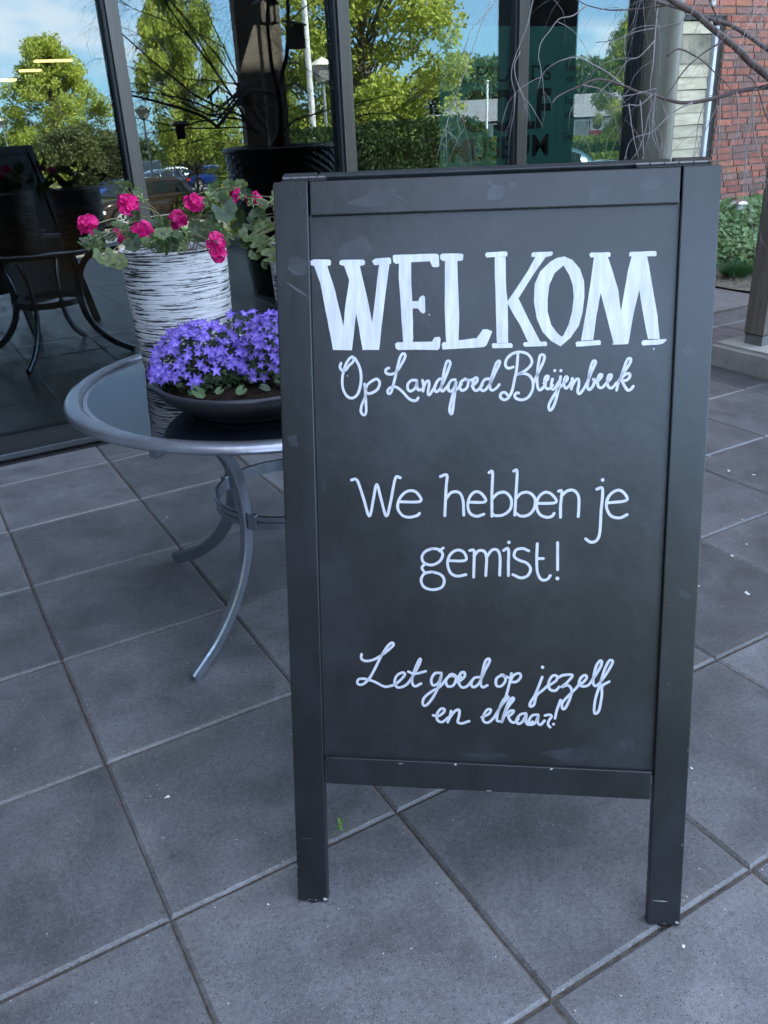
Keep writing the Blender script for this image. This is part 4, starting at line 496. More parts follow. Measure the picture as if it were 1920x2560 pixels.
def disc(mb, c, r, depth):
    b = len(mb.v); k = 12; mb.v += [on_board(c[0]+r*math.cos(2*math.pi*i/k), c[1]+r*math.sin(2*math.pi*i/k), depth) for i in range(k)]; mb.f.append(tuple(range(b+k-1, b-1, -1)))
mb = MB(); dd = .0097
for i, r in enumerate(POLYS): poly_mesh(mb, [soften(r)], dd-.00004*(i % 5))
poly_mesh(mb, [soften(OOUT), soften(OIN)], dd)
for q in ((.08, .5, .001), ): pass
mb.build('headline_lettering', paint, panel)
WORDS = [2, 9, 14, 2, 10, 2, 13, 2, 4, 3, 4, 3, 7]; wmb = [MB() for _ in WORDS]; own = [k for k, n_ in enumerate(WORDS) for _ in range(n_)]
for i, (w, pts) in enumerate(STROKES): ribbon(wmb[own[i]], pts, w, dd-.00003*(i % 6))
for (c, r), k in zip(DOTS, (2, 2, 5, 6, 6, 10, 12)): disc(wmb[k], c, r, dd)
for m_ in wmb: m_.build('handwritten_word', paint2, panel)
for c, r in DOTS[7:]:
    m_ = MB(); disc(m_, c, r, dd); m_.build('paint_speck', paint2, panel)
# pale guide lines, chalk smudges and worn edges
faint = mat('faint_chalk', (.05, .052, .06), .7, noise_s=40, noise_a=.3)
mb = MB()
for a, b in (((.10, 1.165), (.245, 1.168)), ((.52, 1.171), (.64, 1.172)), ((.455, .985), (.53, .9865)), ((.10, .971), (.16, .972)), ((.13, .935), (.13, .96))):
    mb.add([on_board(a[0], a[1], dd+.00012), on_board(b[0], b[1], dd+.00012), on_board(b[0], b[1]+.0007, dd+.00012), on_board(a[0], a[1]+.0007, dd+.00012)], [(0, 1, 2, 3)])
mb.build('guide_line', faint, panel)
smud = mat('chalk_smudge', (.036, .039, .051), .38, noise_s=60, noise_a=.25)
def blotch(name, u, v, s, w, m, asp=1., rot=0., n=26, par=SB):
    pts = []; ph = random.uniform(0, 9)
    for k in range(n):
        a = 2*math.pi*k/n; rr = s*(1+.55*noise.noise(Vector((math.cos(a)*1.3+ph, math.sin(a)*1.3, ph)))+.22*noise.noise(Vector((math.cos(a)*4+ph, math.sin(a)*4, ph)))); x = rr*math.cos(a)*asp; y = rr*math.sin(a)
        pts.append((u+x*math.cos(rot)-y*math.sin(rot), v+x*math.sin(rot)+y*math.cos(rot)))
    b = MB(); poly_mesh(b, [pts], w); return b.build(name, m, par)
blotch('chalk_smudge', .362, 1.272, .011, -.0001, smud, 1.3, .7); blotch('chalk_smudge', .387, 1.283, .005, -.0001, smud, 1.2, -.5); blotch('chalk_smudge', .352, 1.288, .004, -.0001, smud)
haze_ = mat('chalk_haze', (.0235, .0245, .0300), .35, noise_s=30, noise_a=.4)
for u, v, s, a, r_ in ((.50, .318, .012, 4, .05), (.60, .335, .018, 1.2, .5), (.35, .308, .006, 8, .0), (.13, 1.19, .014, 2.2, .4), (.61, 1.10, .012, .7, .2), (.46, .98, .010, 1.5, .6), (.25, .42, .011, 1.1, 1.), (.07, .80, .008, .6, 0)): blotch('chalk_haze', u, v, s, dd+.00016, haze_, a, r_, 40, panel)
for u, v, s, a, r_ in ((.036, 1.17, .013, 1.4, -.8), (.020, .88, .011, .8, .3), (.67, 1.02, .012, .7, .9), (.685, .62, .010, .6, 1.), (.17, 1.272, .012, 3, .2), (.52, 1.275, .015, 1.3, -.9), (.60, 1.28, .010, 1.2, .4)): blotch('chalk_smudge', u, v, s, -.00006 if not .06 < u < .64 else .0007, haze_, a, r_, 40)
chip = mat('bare_chip', (.40, .39, .38), .7)
for u, v, s, a, r_ in ((.054, .006, .0035, 1., 1.2), (.030, .0025, .0016, 6, -.03), (.67, .047, .0006, 24, 0), (.70, .006, .0028, .8, 1.), (.0015, .07, .0012, .6, 0), (.0015, .10, .001, .6, 0), (.702, .34, .0012, .6, 0), (.701, .16, .0012, .6, 0), (.665, .46, .0006, .8, 1), (.30, .2935, .0018, 1.4, .3), (.47, .293, .0015, 2, .3), (.20, .29, .0006, 8, .02), (.03, 1.287, .0005, .8, 0), (.045, 1.283, .0006, .6, 0), (.36, .245, .0006, 8, 0.)):
    blotch('paint_chip', u, v, s, -.0001 if not .06 < u < .64 else .0006, chip, a, r_, 14)
scr = mat('pale_scratch', (.06, .063, .075), .6)
for u, v, s, a, r_ in ((.036, 1.13, .0018, 12, -.6), (.03, 1.16, .001, 14, -.6), (.02, .13, .0005, 24, 0), (.68, .45, .0005, 12, -1.0), (.66, .60, .0005, 6, .3), (.21, 1.27, .0006, 30, -.5)):
    blotch('scratch', u, v, s, -.0001 if not .06 < u < .64 else .0006, scr, a, r_, 14)
# bare wood at the left outer top edge
bw_ = mat('bare_wood_edge', (.48, .36, .26), .7); box('worn_edge', -.0006, .0006, .003, .019, 1.235, 1.298, bw_, SB, 0, MF)

# ------------------------------------------------------------------ bistro table
TC = Vector((.883, 2.147, 0)); TZ = .705
tb = empty('garden_table', (TC.x, TC.y, 0), 0, 'round silver grey metal garden table with dark glass top beside the chalkboard', 'table')
silver = mat('silver_paint', (.30, .32, .37), .24, .8, noise_s=40, noise_a=.08, bump=.05, bump_s=80)
silver2 = mat('silver_paint_worn', (.34, .36, .41), .27, .8, noise_s=9, noise_a=.15, bump=.06, bump_s=60, detail=8)
tglass = mat('black_glass_top', (.006, .008, .012), .02, 0, spec=1.0); tglass.node_tree.nodes['Principled BSDF'].inputs['IOR'].default_value = 1.85
lathe('table_rim', [(.530, .700), (.530, .7045), (.5325, .7085), (.538, .7115), (.546, .7130), (.556, .7125), (.566, .7095), (.5735, .7045), (.5775, .6985), (.5770, .6935), (.572, .6900), (.560, .6885), (.545, .6885), (.530, .690), (.530, .700)], silver2, tb, 128)
lathe('glass_top', [(0, .7005), (.4, .7005), (.517, .7005)], tglass, tb, 96, smooth=False)
lathe('glass_edge', [(.517, .7005), (.5285, .7003), (.5285, .694)], mat('hazy_glass_edge', (.17, .18, .22), .28, 0, spec=.8, noise_s=12, noise_a=.25), tb, 128, smooth=False)
lathe('glass_underside', [(.53, .693), (0, .693)], alud, tb, 64, smooth=False)
legp = smooth_path([(.520, 0, .664), (.450, 0, .664), (.375, 0, .652), (.305, 0, .608), (.255, 0, .54), (.226, 0, .46), (.218, 0, .37), (.228, 0, .28), (.262, 0, .20), (.320, 0, .125), (.405, 0, .060), (.515, 0, .012)], 6)
def bar(path, hw, hd):    # flat bar swept in the xz plane: width 2*hw across y, depth 2*hd in plane
    v = []; f = []; n = len(path); c = .35
    prof = [(-1, -1+c), (-1, 1-c), (-1+c*.8, 1), (1-c*.8, 1), (1, 1-c), (1, -1+c), (1-c*.8, -1), (-1+c*.8, -1)]
    for i, p in enumerate(path):
        t = (path[min(i+1, n-1)]-path[max(i-1, 0)]).normalized(); nn = Vector((t.z, 0, -t.x)); dk = hd*(1 if i > 3 else .9)
        for a, b in prof: v.append(p+Vector((0, a*hw, 0))+nn*b*dk)
    for i in range(n-1):
        for k in range(8): f.append((i*8+k, i*8+(k+1) % 8, (i+1)*8+(k+1) % 8, (i+1)*8+k))
    f += [tuple(range(7, -1, -1)), tuple((n-1)*8+k for k in range(8))]; return v, f
lv, lf = bar(legp, .0112, .0190)
leg0 = None
for a in (211, 121, 31, 301):
    if leg0 is None: leg0 = mesh('leg', lv, lf, silver, tb); o = leg0; o.rotation_euler = (0, 0, R(a))
    else: o = inst('leg', leg0, tb, rot=(0, 0, R(a)))
lathe('stretcher_ring', [(.218, .332), (.2235, .334), (.2235, .352), (.2205, .354), (.2235, .356), (.2235, .370), (.218, .372), (.213, .370), (.213, .334), (.218, .332)], silver, tb, 96, smooth=False)
for a in (211, 121, 31, 301):
    ca, sa = math.cos(R(a+7)), math.sin(R(a+7)); box('bracket', -.010, .010, -.014, .014, .330, .376, silver, tb, .004, Matrix.Translation((ca*.222, sa*.222, 0)) @ Matrix.Rotation(R(a+7), 4, 'Z'))
lathe('top_ring', [(.40, .66), (.43, .66), (.43, .69), (.40, .69), (.40, .66)], silver, tb, 64, smooth=False)

# ------------------------------------------------------------------ planters on the table
def drybrush():
    m = bpy.data.materials.new('drybrushed_white'); m.use_nodes = True; t = m.node_tree; p = t.nodes['Principled BSDF']; n = t.nodes.new; l = t.links.new
    c = n('ShaderNodeTexCoord'); oi = n('ShaderNodeObjectInfo'); sc = n('ShaderNodeVectorMath'); sc.operation = 'ADD'
    m1 = n('ShaderNodeMath'); m1.operation = 'MULTIPLY'; m1.inputs[1].default_value = 11; l(oi.outputs['Random'], m1.inputs[0]); l(c.outputs['Object'], sc.inputs[0]); l(m1.outputs[0], sc.inputs[1])
    def ns(scale, stretch, det, rough=.6):
        mp_ = n('ShaderNodeMapping'); mp_.inputs['Scale'].default_value = stretch; l(sc.outputs[0], mp_.inputs[0]); q = n('ShaderNodeTexNoise'); q.inputs['Scale'].default_value = scale; q.inputs['Detail'].default_value = det; q.inputs['Roughness'].default_value = rough; l(mp_.outputs[0], q.inputs[0]); return q.outputs[0]
    a = ns(1, (9, 9, 310), 3, .5); b = ns(1, (60, 60, 420), 3, .6); big = ns(1, (7, 7, 9), 2)
    s = n('ShaderNodeMath'); s.operation = 'MULTIPLY_ADD'; s.inputs[1].default_value = .30; l(b, s.inputs[0]); l(a, s.inputs[2])
    s2 = n('ShaderNodeMath'); s2.operation = 'MULTIPLY_ADD'; s2.inputs[1].default_value = .42; l(big, s2.inputs[0]); l(s.outputs[0], s2.inputs[2])
    r = n('ShaderNodeValToRGB'); e = r.color_ramp.elements; e[0].position = .790; e[0].color = (.022, .020, .024, 1); e[1].position = .862; e[1].color = (.74, .715, .715, 1); x = e.new(.835); x.color = (.25, .24, .25, 1); l(s2.outputs[0], r.inputs[0]); l(r.outputs[0], p.inputs['Base Color'])
    bp_ = n('ShaderNodeBump'); bp_.inputs['Strength'].default_value = .8; bp_.inputs['Distance'].default_value = .004; l(s2.outputs[0], bp_.inputs['Height']); l(bp_.outputs[0], p.inputs['Normal']); p.inputs['Roughness'].default_value = .75; return m
potm = drybrush()
soilm = mat('potting_soil', (.016, .011, .008), .95, spec=.1, noise_s=60, noise_a=.6, bump=1., bump_s=90, detail=8)
leafg = bpy.data.materials.new('geranium_leaf')
def leaf_mat(m, c_out, c_zone, c_edge, transl=.25):
    m.use_nodes = True; t = m.node_tree; p = t.nodes['Principled BSDF']; n = t.nodes.new; l = t.links.new
    c = n('ShaderNodeTexCoord'); v = n('ShaderNodeVectorMath'); v.operation = 'LENGTH'; l(c.outputs['Object'], v.inputs[0])
    r = n('ShaderNodeValToRGB'); e = r.color_ramp.elements; e[0].position = .0; e[0].color = (*c_edge, 1); e[1].position = 1.0; e[1].color = (*c_edge, 1)
    for ps, cc in ((.25, c_out), (.36, c_zone), (.52, c_zone), (.64, c_out), (.95, c_out)): x = e.new(ps); x.color = (*cc, 1)
    nn = n('ShaderNodeTexNoise'); nn.inputs['Scale'].default_value = 5; ad = n('ShaderNodeMath'); ad.operation = 'MULTIPLY_ADD'; ad.inputs[1].default_value = .25; l(nn.outputs[0], ad.inputs[0])
    l(v.outputs['Value'], ad.inputs[2]); sb = n('ShaderNodeMath'); sb.operation = 'SUBTRACT'; sb.inputs[1].default_value = .12; l(ad.outputs[0], sb.inputs[0]); l(sb.outputs[0], r.inputs[0])
    oi = n('ShaderNodeObjectInfo'); hs = n('ShaderNodeHueSaturation'); mr = n('ShaderNodeMapRange'); mr.inputs[3].default_value = .55; mr.inputs[4].default_value = 1.7; l(oi.outputs['Random'], mr.inputs[0]); l(mr.outputs[0], hs.inputs['Value']); mh = n('ShaderNodeMapRange'); mh.inputs[3].default_value = .515; mh.inputs[4].default_value = .465; mh.interpolation_type = 'LINEAR'; l(oi.outputs['Random'], mh.inputs[0]); l(mh.outputs[0], hs.inputs['Hue']); l(r.outputs[0], hs.inputs['Color'])
    l(hs.outputs[0], p.inputs['Base Color']); p.inputs['Roughness'].default_value = .5
    tr = n('ShaderNodeBsdfTranslucent'); l(hs.outputs[0], tr.inputs[0]); mx_ = n('ShaderNodeMixShader'); mx_.inputs[0].default_value = transl; o = t.nodes['Material Output']; l(p.outputs[0], mx_.inputs[1]); l(tr.outputs[0], mx_.inputs[2]); l(mx_.outputs[0], o.inputs[0]); return m
leaf_mat(leafg, (.042, .075, .018), (.030, .042, .014), (.085, .125, .036))
def geranium_leaf(seed):     # unit radius, origin at the stalk, blade in xy plane, +z is the upper side
    rnd = random.Random(seed); v = [(0, 0, -.10)]; f = []; nr, na = 4, 42; fold = rnd.uniform(.1, .5)
    for j in range(1, nr+1):
        for k in range(na+1):
            a = R(-158)+R(316)*k/na; lob = math.cos(a*3.5*2/ (316/180*1.02)) ; rad = .86+.13*abs(math.cos(a*3.5*.57*2))**.7+.03*math.sin(a*17)
            rr = rad*j/nr; x, y = rr*math.sin(a), rr*math.cos(a)
            z = -.10+.16*(j/nr)**2+fold*.22*abs(x)*(1 if y > -.2 else 1.1)-.10*math.cos(a*3.5*.57*2)*(j/nr)**2*.6+rnd.uniform(-.008, .008)*j
            v.append((x, y, z))
    for k in range(na): f.append((0, k+1, k+2))
    for j in range(nr-1):
        for k in range(na): a = 1+j*(na+1)+k; f.append((a, a+na+1, a+na+2, a+1))
    me = bpy.data.meshes.new('leaf'); me.from_pydata(v, [], f); me.polygons.foreach_set('use_smooth', [True]*len(me.polygons)); me.materials.append(leafg); return me
GL = [geranium_leaf(s) for s in range(6)]
pinkm = mat('geranium_pink', (.74, .010, .20), .55, noise_s=110, noise_a=.42, transl=.25, rand=.12)
def flower_head(seed):
    rnd = random.Random(seed); mb = MB(); nfl = rnd.randint(11, 14)
    for i in range(nfl):
        u = rnd.uniform(.05, 1.) if i else 1.; th = i*2.399+rnd.uniform(-.3, .3); zc = u; rr = math.sqrt(max(0, 1-zc*zc))
        d = Vector((rr*math.cos(th), rr*math.sin(th), zc*.8)).normalized(); c = d*.0175
        q = (d+Vector((rnd.uniform(-.4, .4), rnd.uniform(-.4, .4), rnd.uniform(-.2, .2)))).to_track_quat('Z', 'Y').to_matrix().to_4x4()
        for p in range(5+(i % 2)):
            a = 2*math.pi*p/5+rnd.uniform(-.25, .25); ln = .0150*rnd.uniform(.8, 1.2); wd = .0068*rnd.uniform(.8, 1.25); tl = rnd.uniform(.1, .55)
            vv = [(0, 0, 0), (.45*ln, -.75*wd, .001), (.45*ln, .75*wd, .001), (.8*ln, -wd, .002), (.8*ln, wd, .002), (ln, -.5*wd, .0005), (ln, .5*wd, .0005), (.55*ln, 0, -.0012)]
            M_ = Matrix.Translation(c) @ q @ Matrix.Rotation(a, 4, 'Z') @ Matrix.Rotation(-tl, 4, 'Y')
            mb.add(vv, [(0, 1, 7), (0, 7, 2), (1, 3, 7), (7, 4, 2), (3, 5, 6, 7), (7, 6, 4)], M_)
    me = bpy.data.meshes.new('flower_head'); me.from_pydata([tuple(p) for p in mb.v], [], mb.f); me.polygons.foreach_set('use_smooth', [True]*len(me.polygons)); me.materials.append(pinkm); return me
FH = [flower_head(s) for s in range(5)]
budm = mat('bud_green', (.22, .30, .10), .5, transl=.2, rand=.2)
def bud_cluster(seed):
    rnd = random.Random(seed); mb = MB()
    for i in range(12):
        d = Vector((rnd.gauss(0, 1), rnd.gauss(0, 1), abs(rnd.gauss(0, 1)))).normalized(); mb.tube([(0, 0, 0), d*.006, d*.011, d*.016], [.0007, .0010, .0022, .0003], 5)
    me = bpy.data.meshes.new('bud_cluster'); me.from_pydata([tuple(p) for p in mb.v], [], mb.f); me.materials.append(budm); return me
BC = [bud_cluster(s) for s in range(3)]
stemm = mat('geranium_stem', (.12, .15, .05), .6, noise_s=8, noise_a=.2, col2=(.20, .14, .08))
EYE = Vector((0, 0, CAM_H))
def pot(name, loc, r0, r1, h, lab):
    t = empty(name, loc, random.uniform(0, 6), lab, 'potted plant')
    fn = lambda r, z, a: r+(.0009*math.sin(z*420+3*math.sin(a*2)+a)+.0012*noise.noise(Vector((math.cos(a)*2, math.sin(a)*2, z*70)))) if .01 < z < h-.008 else r
    prof = [(r0*.97, 0), (r0, .006)]+[(r0+(r1-r0)*(math.sin((i/60)*math.pi/2)**.9), .006+(h-.012)*i/60) for i in range(1, 61)]+[(r1+.002, h-.004), (r1-.001, h), (r1-.010, h), (r1-.014, h-.02), (r1-.02, h-.06)]
    lathe('pot', prof, potm, t, 120, fn=fn)
    lathe('soil', [(0, h-.030), (r1*.5, h-.028), (r1-.012, h-.034)], soilm, t, 24)
    return t
def put_plant(t, base, heads, leaves, buds, seed):
    rnd = random.Random(seed); Mi = (Matrix.Translation(t.location) @ t.rotation_euler.to_matrix().to_4x4()).inverted(); ctr = Vector(base); stems = MB()
    def orient(d, up_=None, roll=0.):
        return d.to_track_quat('Z', 'Y').to_matrix().to_4x4() @ Matrix.Rotation(roll, 4, 'Z')
    def place(name, me, P, d, s, roll):
        o = inst(name, me, t); o.matrix_local = Mi @ Matrix.Translation(P) @ orient(d, roll=roll) @ Matrix.Scale(s, 4); return o
    def stem(P, r=.0017):
        st = ctr+Vector((rnd.uniform(-.05, .05), rnd.uniform(-.05, .05), 0)); dP = P-st; mid = st+dP*.5+Vector((0, 0, .03+.1*abs(dP.x)))
        stems.tube([Mi @ p for p in smooth_path([st, mid, P], 4)], r, 6)
    for (p, s) in heads:
        P = Vector(p); d = ((EYE-P).normalized()*.8+Vector((rnd.uniform(-.4, .4), rnd.uniform(-.3, .3), .5))+(P-ctr).normalized()*.35).normalized()
        place('flower_head', FH[rnd.randrange(5)], P-d*.010, d, s, rnd.uniform(0, 6)); stem(P-d*.012)
    for (p, s) in leaves:
        P = Vector(p); d = ((EYE-P).normalized()*.75+Vector((rnd.uniform(-.45, .45), rnd.uniform(-.3, .3), rnd.uniform(.0, .9)))).normalized()
        o = place('leaf', GL[rnd.randrange(6)], P, d, .0255*s, rnd.uniform(0, 6.28)); stem(P, .0011)
    for (p, s) in buds:
        P = Vector(p); d = (Vector((0, 0, 1))+(EYE-P).normalized()*.6).normalized(); place('bud_cluster', BC[rnd.randrange(3)], P, d, s*1.15, 0); stem(P, .0012)
    stems.build('stems', stemm, t, True)
pA = pot('potted_geranium', (.727, 2.456, TZ-.004), .132, .149, .342, 'white dry-brushed ribbed pot on the left of the table with pink geraniums')
pB = pot('potted_geranium', (1.140, 2.36, TZ-.004), .130, .149, .332, 'second white ribbed pot with geranium mostly hidden behind the chalkboard')
pA.rotation_euler = (0, 0, 0)
hA = [h for h in GER['heads'] if h[0][0] < 10]; split = .82
def world_px_x(p):
    q = Vector(p)-EYE; return 960+2103.556*q.dot(rx)/q.dot(fw)
hA = [h for h in GER['heads'] if world_px_x(h[0]) < 575]; hB = [h for h in GER['heads'] if world_px_x(h[0]) >= 575]
lA = [h for h in GER['leaves'] if world_px_x(h[0]) < 605]; lB = [h for h in GER['leaves'] if world_px_x(h[0]) >= 605]
bA = [h for h in GER['buds'] if world_px_x(h[0]) < 575]; bB = [h for h in GER['buds'] if world_px_x(h[0]) >= 575]
rnd = random.Random(3)
for k in range(26):     # foliage filling the mouth of the pots and their far side
    a = rnd.uniform(0, 6.28); r = rnd.uniform(.03, .15); lA.append([(.727+r*math.cos(a), 2.456+r*math.sin(a)+.02, 1.045+rnd.uniform(0, .055)), rnd.uniform(.6, 1.0)])
    a = rnd.uniform(0, 6.28); r = rnd.uniform(.03, .20); lB.append([(1.140+r*math.cos(a), 2.36+r*math.sin(a)+.02, 1.05+rnd.uniform(0, .12)), rnd.uniform(.7, 1.2)])
put_plant(pA, (.727, 2.456, 1.02), hA, lA, bA, 1); put_plant(pB, (1.14, 2.36, 1.01), hB, lB, bB, 2)

# bowl of campanula
bc = Vector((.735, 1.968, TZ-.004))
bo = empty('campanula_bowl', bc, 0, 'shallow dark grey bowl of violet bellflowers at the front of the table', 'potted plant')
bowlm = mat('dark_plastic', (.026, .027, .032), .36, noise_s=20, noise_a=.1)
lathe('bowl', [(0, .002), (.150, .002), (.158, 0), (.164, .003), (.166, .010), (.171, .013), (.205, .030), (.228, .047), (.234, .055), (.238, .060), (.2435, .068), (.2465, .075), (.2450, .0805), (.2385, .083), (.231, .080), (.226, .070), (.220, .060)], bowlm, bo, 120)
v = []; f = []; n = 30
for j in range(n+1):
    for k in range(60):
        r = .226*j/n; a = 2*math.pi*k/60; v.append((r*math.cos(a), r*math.sin(a), .062+.006*noise.noise(Vector((r*math.cos(a)*55, r*math.sin(a)*55, 0)))+.004*noise.noise(Vector((r*math.cos(a)*160, r*math.sin(a)*160, 0)))))
for j in range(n):
    for k in range(60): f.append((j*60+k, (j+1)*60+k, (j+1)*60+(k+1) % 60, j*60+(k+1) % 60))
mesh('soil', v, f, soilm, bo, True)
violet = bpy.data.materials.new('bellflower_violet'); violet.use_nodes = True
t_ = violet.node_tree; p_ = t_.nodes['Principled BSDF']; c_ = t_.nodes.new('ShaderNodeTexCoord'); l_ = t_.nodes.new('ShaderNodeVectorMath'); l_.operation = 'LENGTH'; t_.links.new(c_.outputs['Object'], l_.inputs[0])
r_ = t_.nodes.new('ShaderNodeValToRGB'); e = r_.color_ramp.elements; e[0].position = .05; e[0].color = (.80, .76, .92, 1); e[1].position = .95; e[1].color = (.205, .115, .58, 1); x = e.new(.20); x.color = (.38, .29, .78, 1); x = e.new(.42); x.color = (.26, .16, .68, 1)
sc_ = t_.nodes.new('ShaderNodeMath'); sc_.operation = 'MULTIPLY'; sc_.inputs[1].default_value = 1.; t_.links.new(l_.outputs['Value'], sc_.inputs[0]); t_.links.new(sc_.outputs[0], r_.inputs[0])
oi_ = t_.nodes.new('ShaderNodeObjectInfo'); hs_ = t_.nodes.new('ShaderNodeHueSaturation'); mr_ = t_.nodes.new('ShaderNodeMapRange'); mr_.inputs[3].default_value = .72; mr_.inputs[4].default_value = 1.22; t_.links.new(oi_.outputs['Random'], mr_.inputs[0]); t_.links.new(mr_.outputs[0], hs_.inputs['Value']); t_.links.new(r_.outputs[0], hs_.inputs['Color']); t_.links.new(hs_.outputs[0], p_.inputs['Base Color']); p_.inputs['Roughness'].default_value = .6
tr_ = t_.nodes.new('ShaderNodeBsdfTranslucent'); t_.links.new(hs_.outputs[0], tr_.inputs[0]); mx_ = t_.nodes.new('ShaderNodeMixShader'); mx_.inputs[0].default_value = .3; t_.links.new(p_.outputs[0], mx_.inputs[1]); t_.links.new(tr_.outputs[0], mx_.inputs[2]); t_.links.new(mx_.outputs[0], t_.nodes['Material Output'].inputs[0])
def star(seed):
    rnd = random.Random(seed); v = [(0, 0, -.22)]; f = []
    for k in range(5):
        a = 2*math.pi*k/5+rnd.uniform(-.07, .07); b = a+math.pi/5; tip = rnd.uniform(.92, 1.06); dz = rnd.uniform(-.05, .2)
        v.append((.62*math.cos(a-.36), .62*math.sin(a-.36), .16)); v.append((tip*math.cos(a), tip*math.sin(a), .10+dz)); v.append((.62*math.cos(a+.36), .62*math.sin(a+.36), .16)); v.append((.40*math.cos(b), .40*math.sin(b), .12)); v.append((.55*math.cos(a), .55*math.sin(a), .02))
    for k in range(5):
        i = 1+5*k; pv = 1+5*((k-1) % 5)+3
        f += [(0, pv, i, i+4), (0, i+4, i+2, i+3), (i, i+1, i+4), (i+4, i+1, i+2)]
    mb = MB(); mb.add(v, f); mb.tube([(0, 0, -.2), (0, 0, .12)], .035, 5); mb.tube([(0, 0, -.2), (0, 0, -.42), (.03, 0, -.6)], [.20, .12, .04], 6)
    me = bpy.data.meshes.new('flower'); me.from_pydata([tuple(p) for p in mb.v], [], mb.f); me.polygons.foreach_set('use_smooth', [True]*len(me.polygons)); me.materials.append(violet); return me
SF = [star(s) for s in range(4)]
domes = [((-.105, .060, .055), (.130, .125, .150)), ((.085, -.010, .055), (.140, .130, .158)), ((.03, .10, .055), (.14, .09, .155))]
rnd = random.Random(11); cnt = 0; pts_used = []
tries = 0
while cnt < 292 and tries < 60000:
    tries += 1
    (c, r) = domes[rnd.choices((0, 1, 2), (46, 46, 8))[0]]; d = Vector((rnd.gauss(0, 1), rnd.gauss(0, 1), abs(rnd.gauss(0, 1))*.9+.02)).normalized()
    if d.z < .22: continue
    P = Vector((c[0]+d.x*r[0], c[1]+d.y*r[1], c[2]+d.z*r[2]))*1.0; P += d*rnd.uniform(-.012, .008)
    inside = any(((P.x-c2[0])/r2[0])**2+((P.y-c2[1])/r2[1])**2+((P.z-c2[2])/r2[2])**2 < .78 for c2, r2 in domes)
    if inside or P.z < .085 or any((P-q).length < .0108 for q in pts_used): continue
    wp = P+bc; vis = d.dot((EYE-wp).normalized())
    if vis < -.25: continue
    if P.z < .110 and rnd.random() < .35: continue
    pts_used.append(P); nd = (d*.75+(EYE-wp).normalized()*.55+Vector((rnd.uniform(-.6, .6), rnd.uniform(-.6, .6), rnd.uniform(-.1, .45)))).normalized()
    o = inst('flower', SF[rnd.randrange(4)], bo); o.matrix_local = Matrix.Translation(P) @ nd.to_track_quat('Z', 'Y').to_matrix().to_4x4() @ Matrix.Rotation(rnd.uniform(0, 6.28), 4, 'Z') @ Matrix.Scale(.0154*rnd.uniform(.70, 1.22), 4); cnt += 1
for P in ((.02, -.19, .072), (.12, -.14, .085), (.06, -.165, .10), (-.03, -.10, .09)):
    o = inst('flower', SF[rnd.randrange(4)], bo); nd = Vector((-.2, -.5, .7+rnd.uniform(-.2, .2))).normalized(); o.matrix_local = Matrix.Translation(P) @ nd.to_track_quat('Z', 'Y').to_matrix().to_4x4() @ Matrix.Scale(.0125, 4)
bv = mat('bellflower_bud', (.20, .13, .50), .6, noise_s=3, rand=.3); mbb = MB(); mbb.tube([(0, 0, -.3), (0, 0, 0), (0, 0, .45), (0, 0, .8), (0, 0, 1)], [.10, .28, .34, .20, .02], 6)
bud_me = bpy.data.meshes.new('bud'); bud_me.from_pydata([tuple(p) for p in mbb.v], [], mbb.f); bud_me.materials.append(bv)
for i in range(34):
    (c, r) = domes[i % 2]; d = Vector((rnd.gauss(0, 1), rnd.gauss(-.4, 1), abs(rnd.gauss(0, 1))+.3)).normalized(); P = Vector((c[0]+d.x*r[0], c[1]+d.y*r[1], c[2]+d.z*r[2]))+d*.006; nd = (d+Vector((rnd.uniform(-.3, .3), rnd.uniform(-.3, .3), .4))).normalized()
    o = inst('bud', bud_me, bo); o.matrix_local = Matrix.Translation(P) @ nd.to_track_quat('Z', 'Y').to_matrix().to_4x4() @ Matrix.Scale(rnd.uniform(.008, .014), 4)
bleaf = mat('bellflower_leaf', (.050, .095, .030), .55, noise_s=1.5, noise_a=.2, transl=.2, rand=.5)
def heart(seed):
    rnd = random.Random(seed); v = [(0, 0, 0)]; n = 18
    for k in range(n+1):
        a = R(-165)+R(330)*k/n; rr = (.75+.25*math.cos(a)**2*(1 if math.cos(a) > 0 else .2))*(1+.07*(-1)**k); v.append((rr*math.sin(a)*.85, rr*math.cos(a), .18*abs(math.sin(a))+rnd.uniform(-.04, .04)))
    me = bpy.data.meshes.new('leaf'); me.from_pydata(v, [], [(0, k+1, k+2) for k in range(n)]); me.polygons.foreach_set('use_smooth', [True]*len(me.polygons)); me.materials.append(bleaf); return me
HL = [heart(s) for s in range(4)]
for i in range(150):
    (c, r) = domes[i % 2]; a = rnd.uniform(0, 6.28); q = rnd.uniform(.45, 1.02); P = Vector((c[0]+q*r[0]*math.cos(a), c[1]+q*r[1]*math.sin(a), .066+rnd.uniform(0, .05)*(1.1-q*.5)))
    nd = Vector((.5*math.cos(a)+rnd.uniform(-.4, .4), .5*math.sin(a)-.2+rnd.uniform(-.4, .4), 1)).normalized(); o = inst('leaf', HL[i % 4], bo); o.matrix_local = Matrix.Translation(P) @ nd.to_track_quat('Z', 'Y').to_matrix().to_4x4() @ Matrix.Rotation(rnd.uniform(0, 6.28), 4, 'Z') @ Matrix.Scale(rnd.uniform(.008, .017), 4)
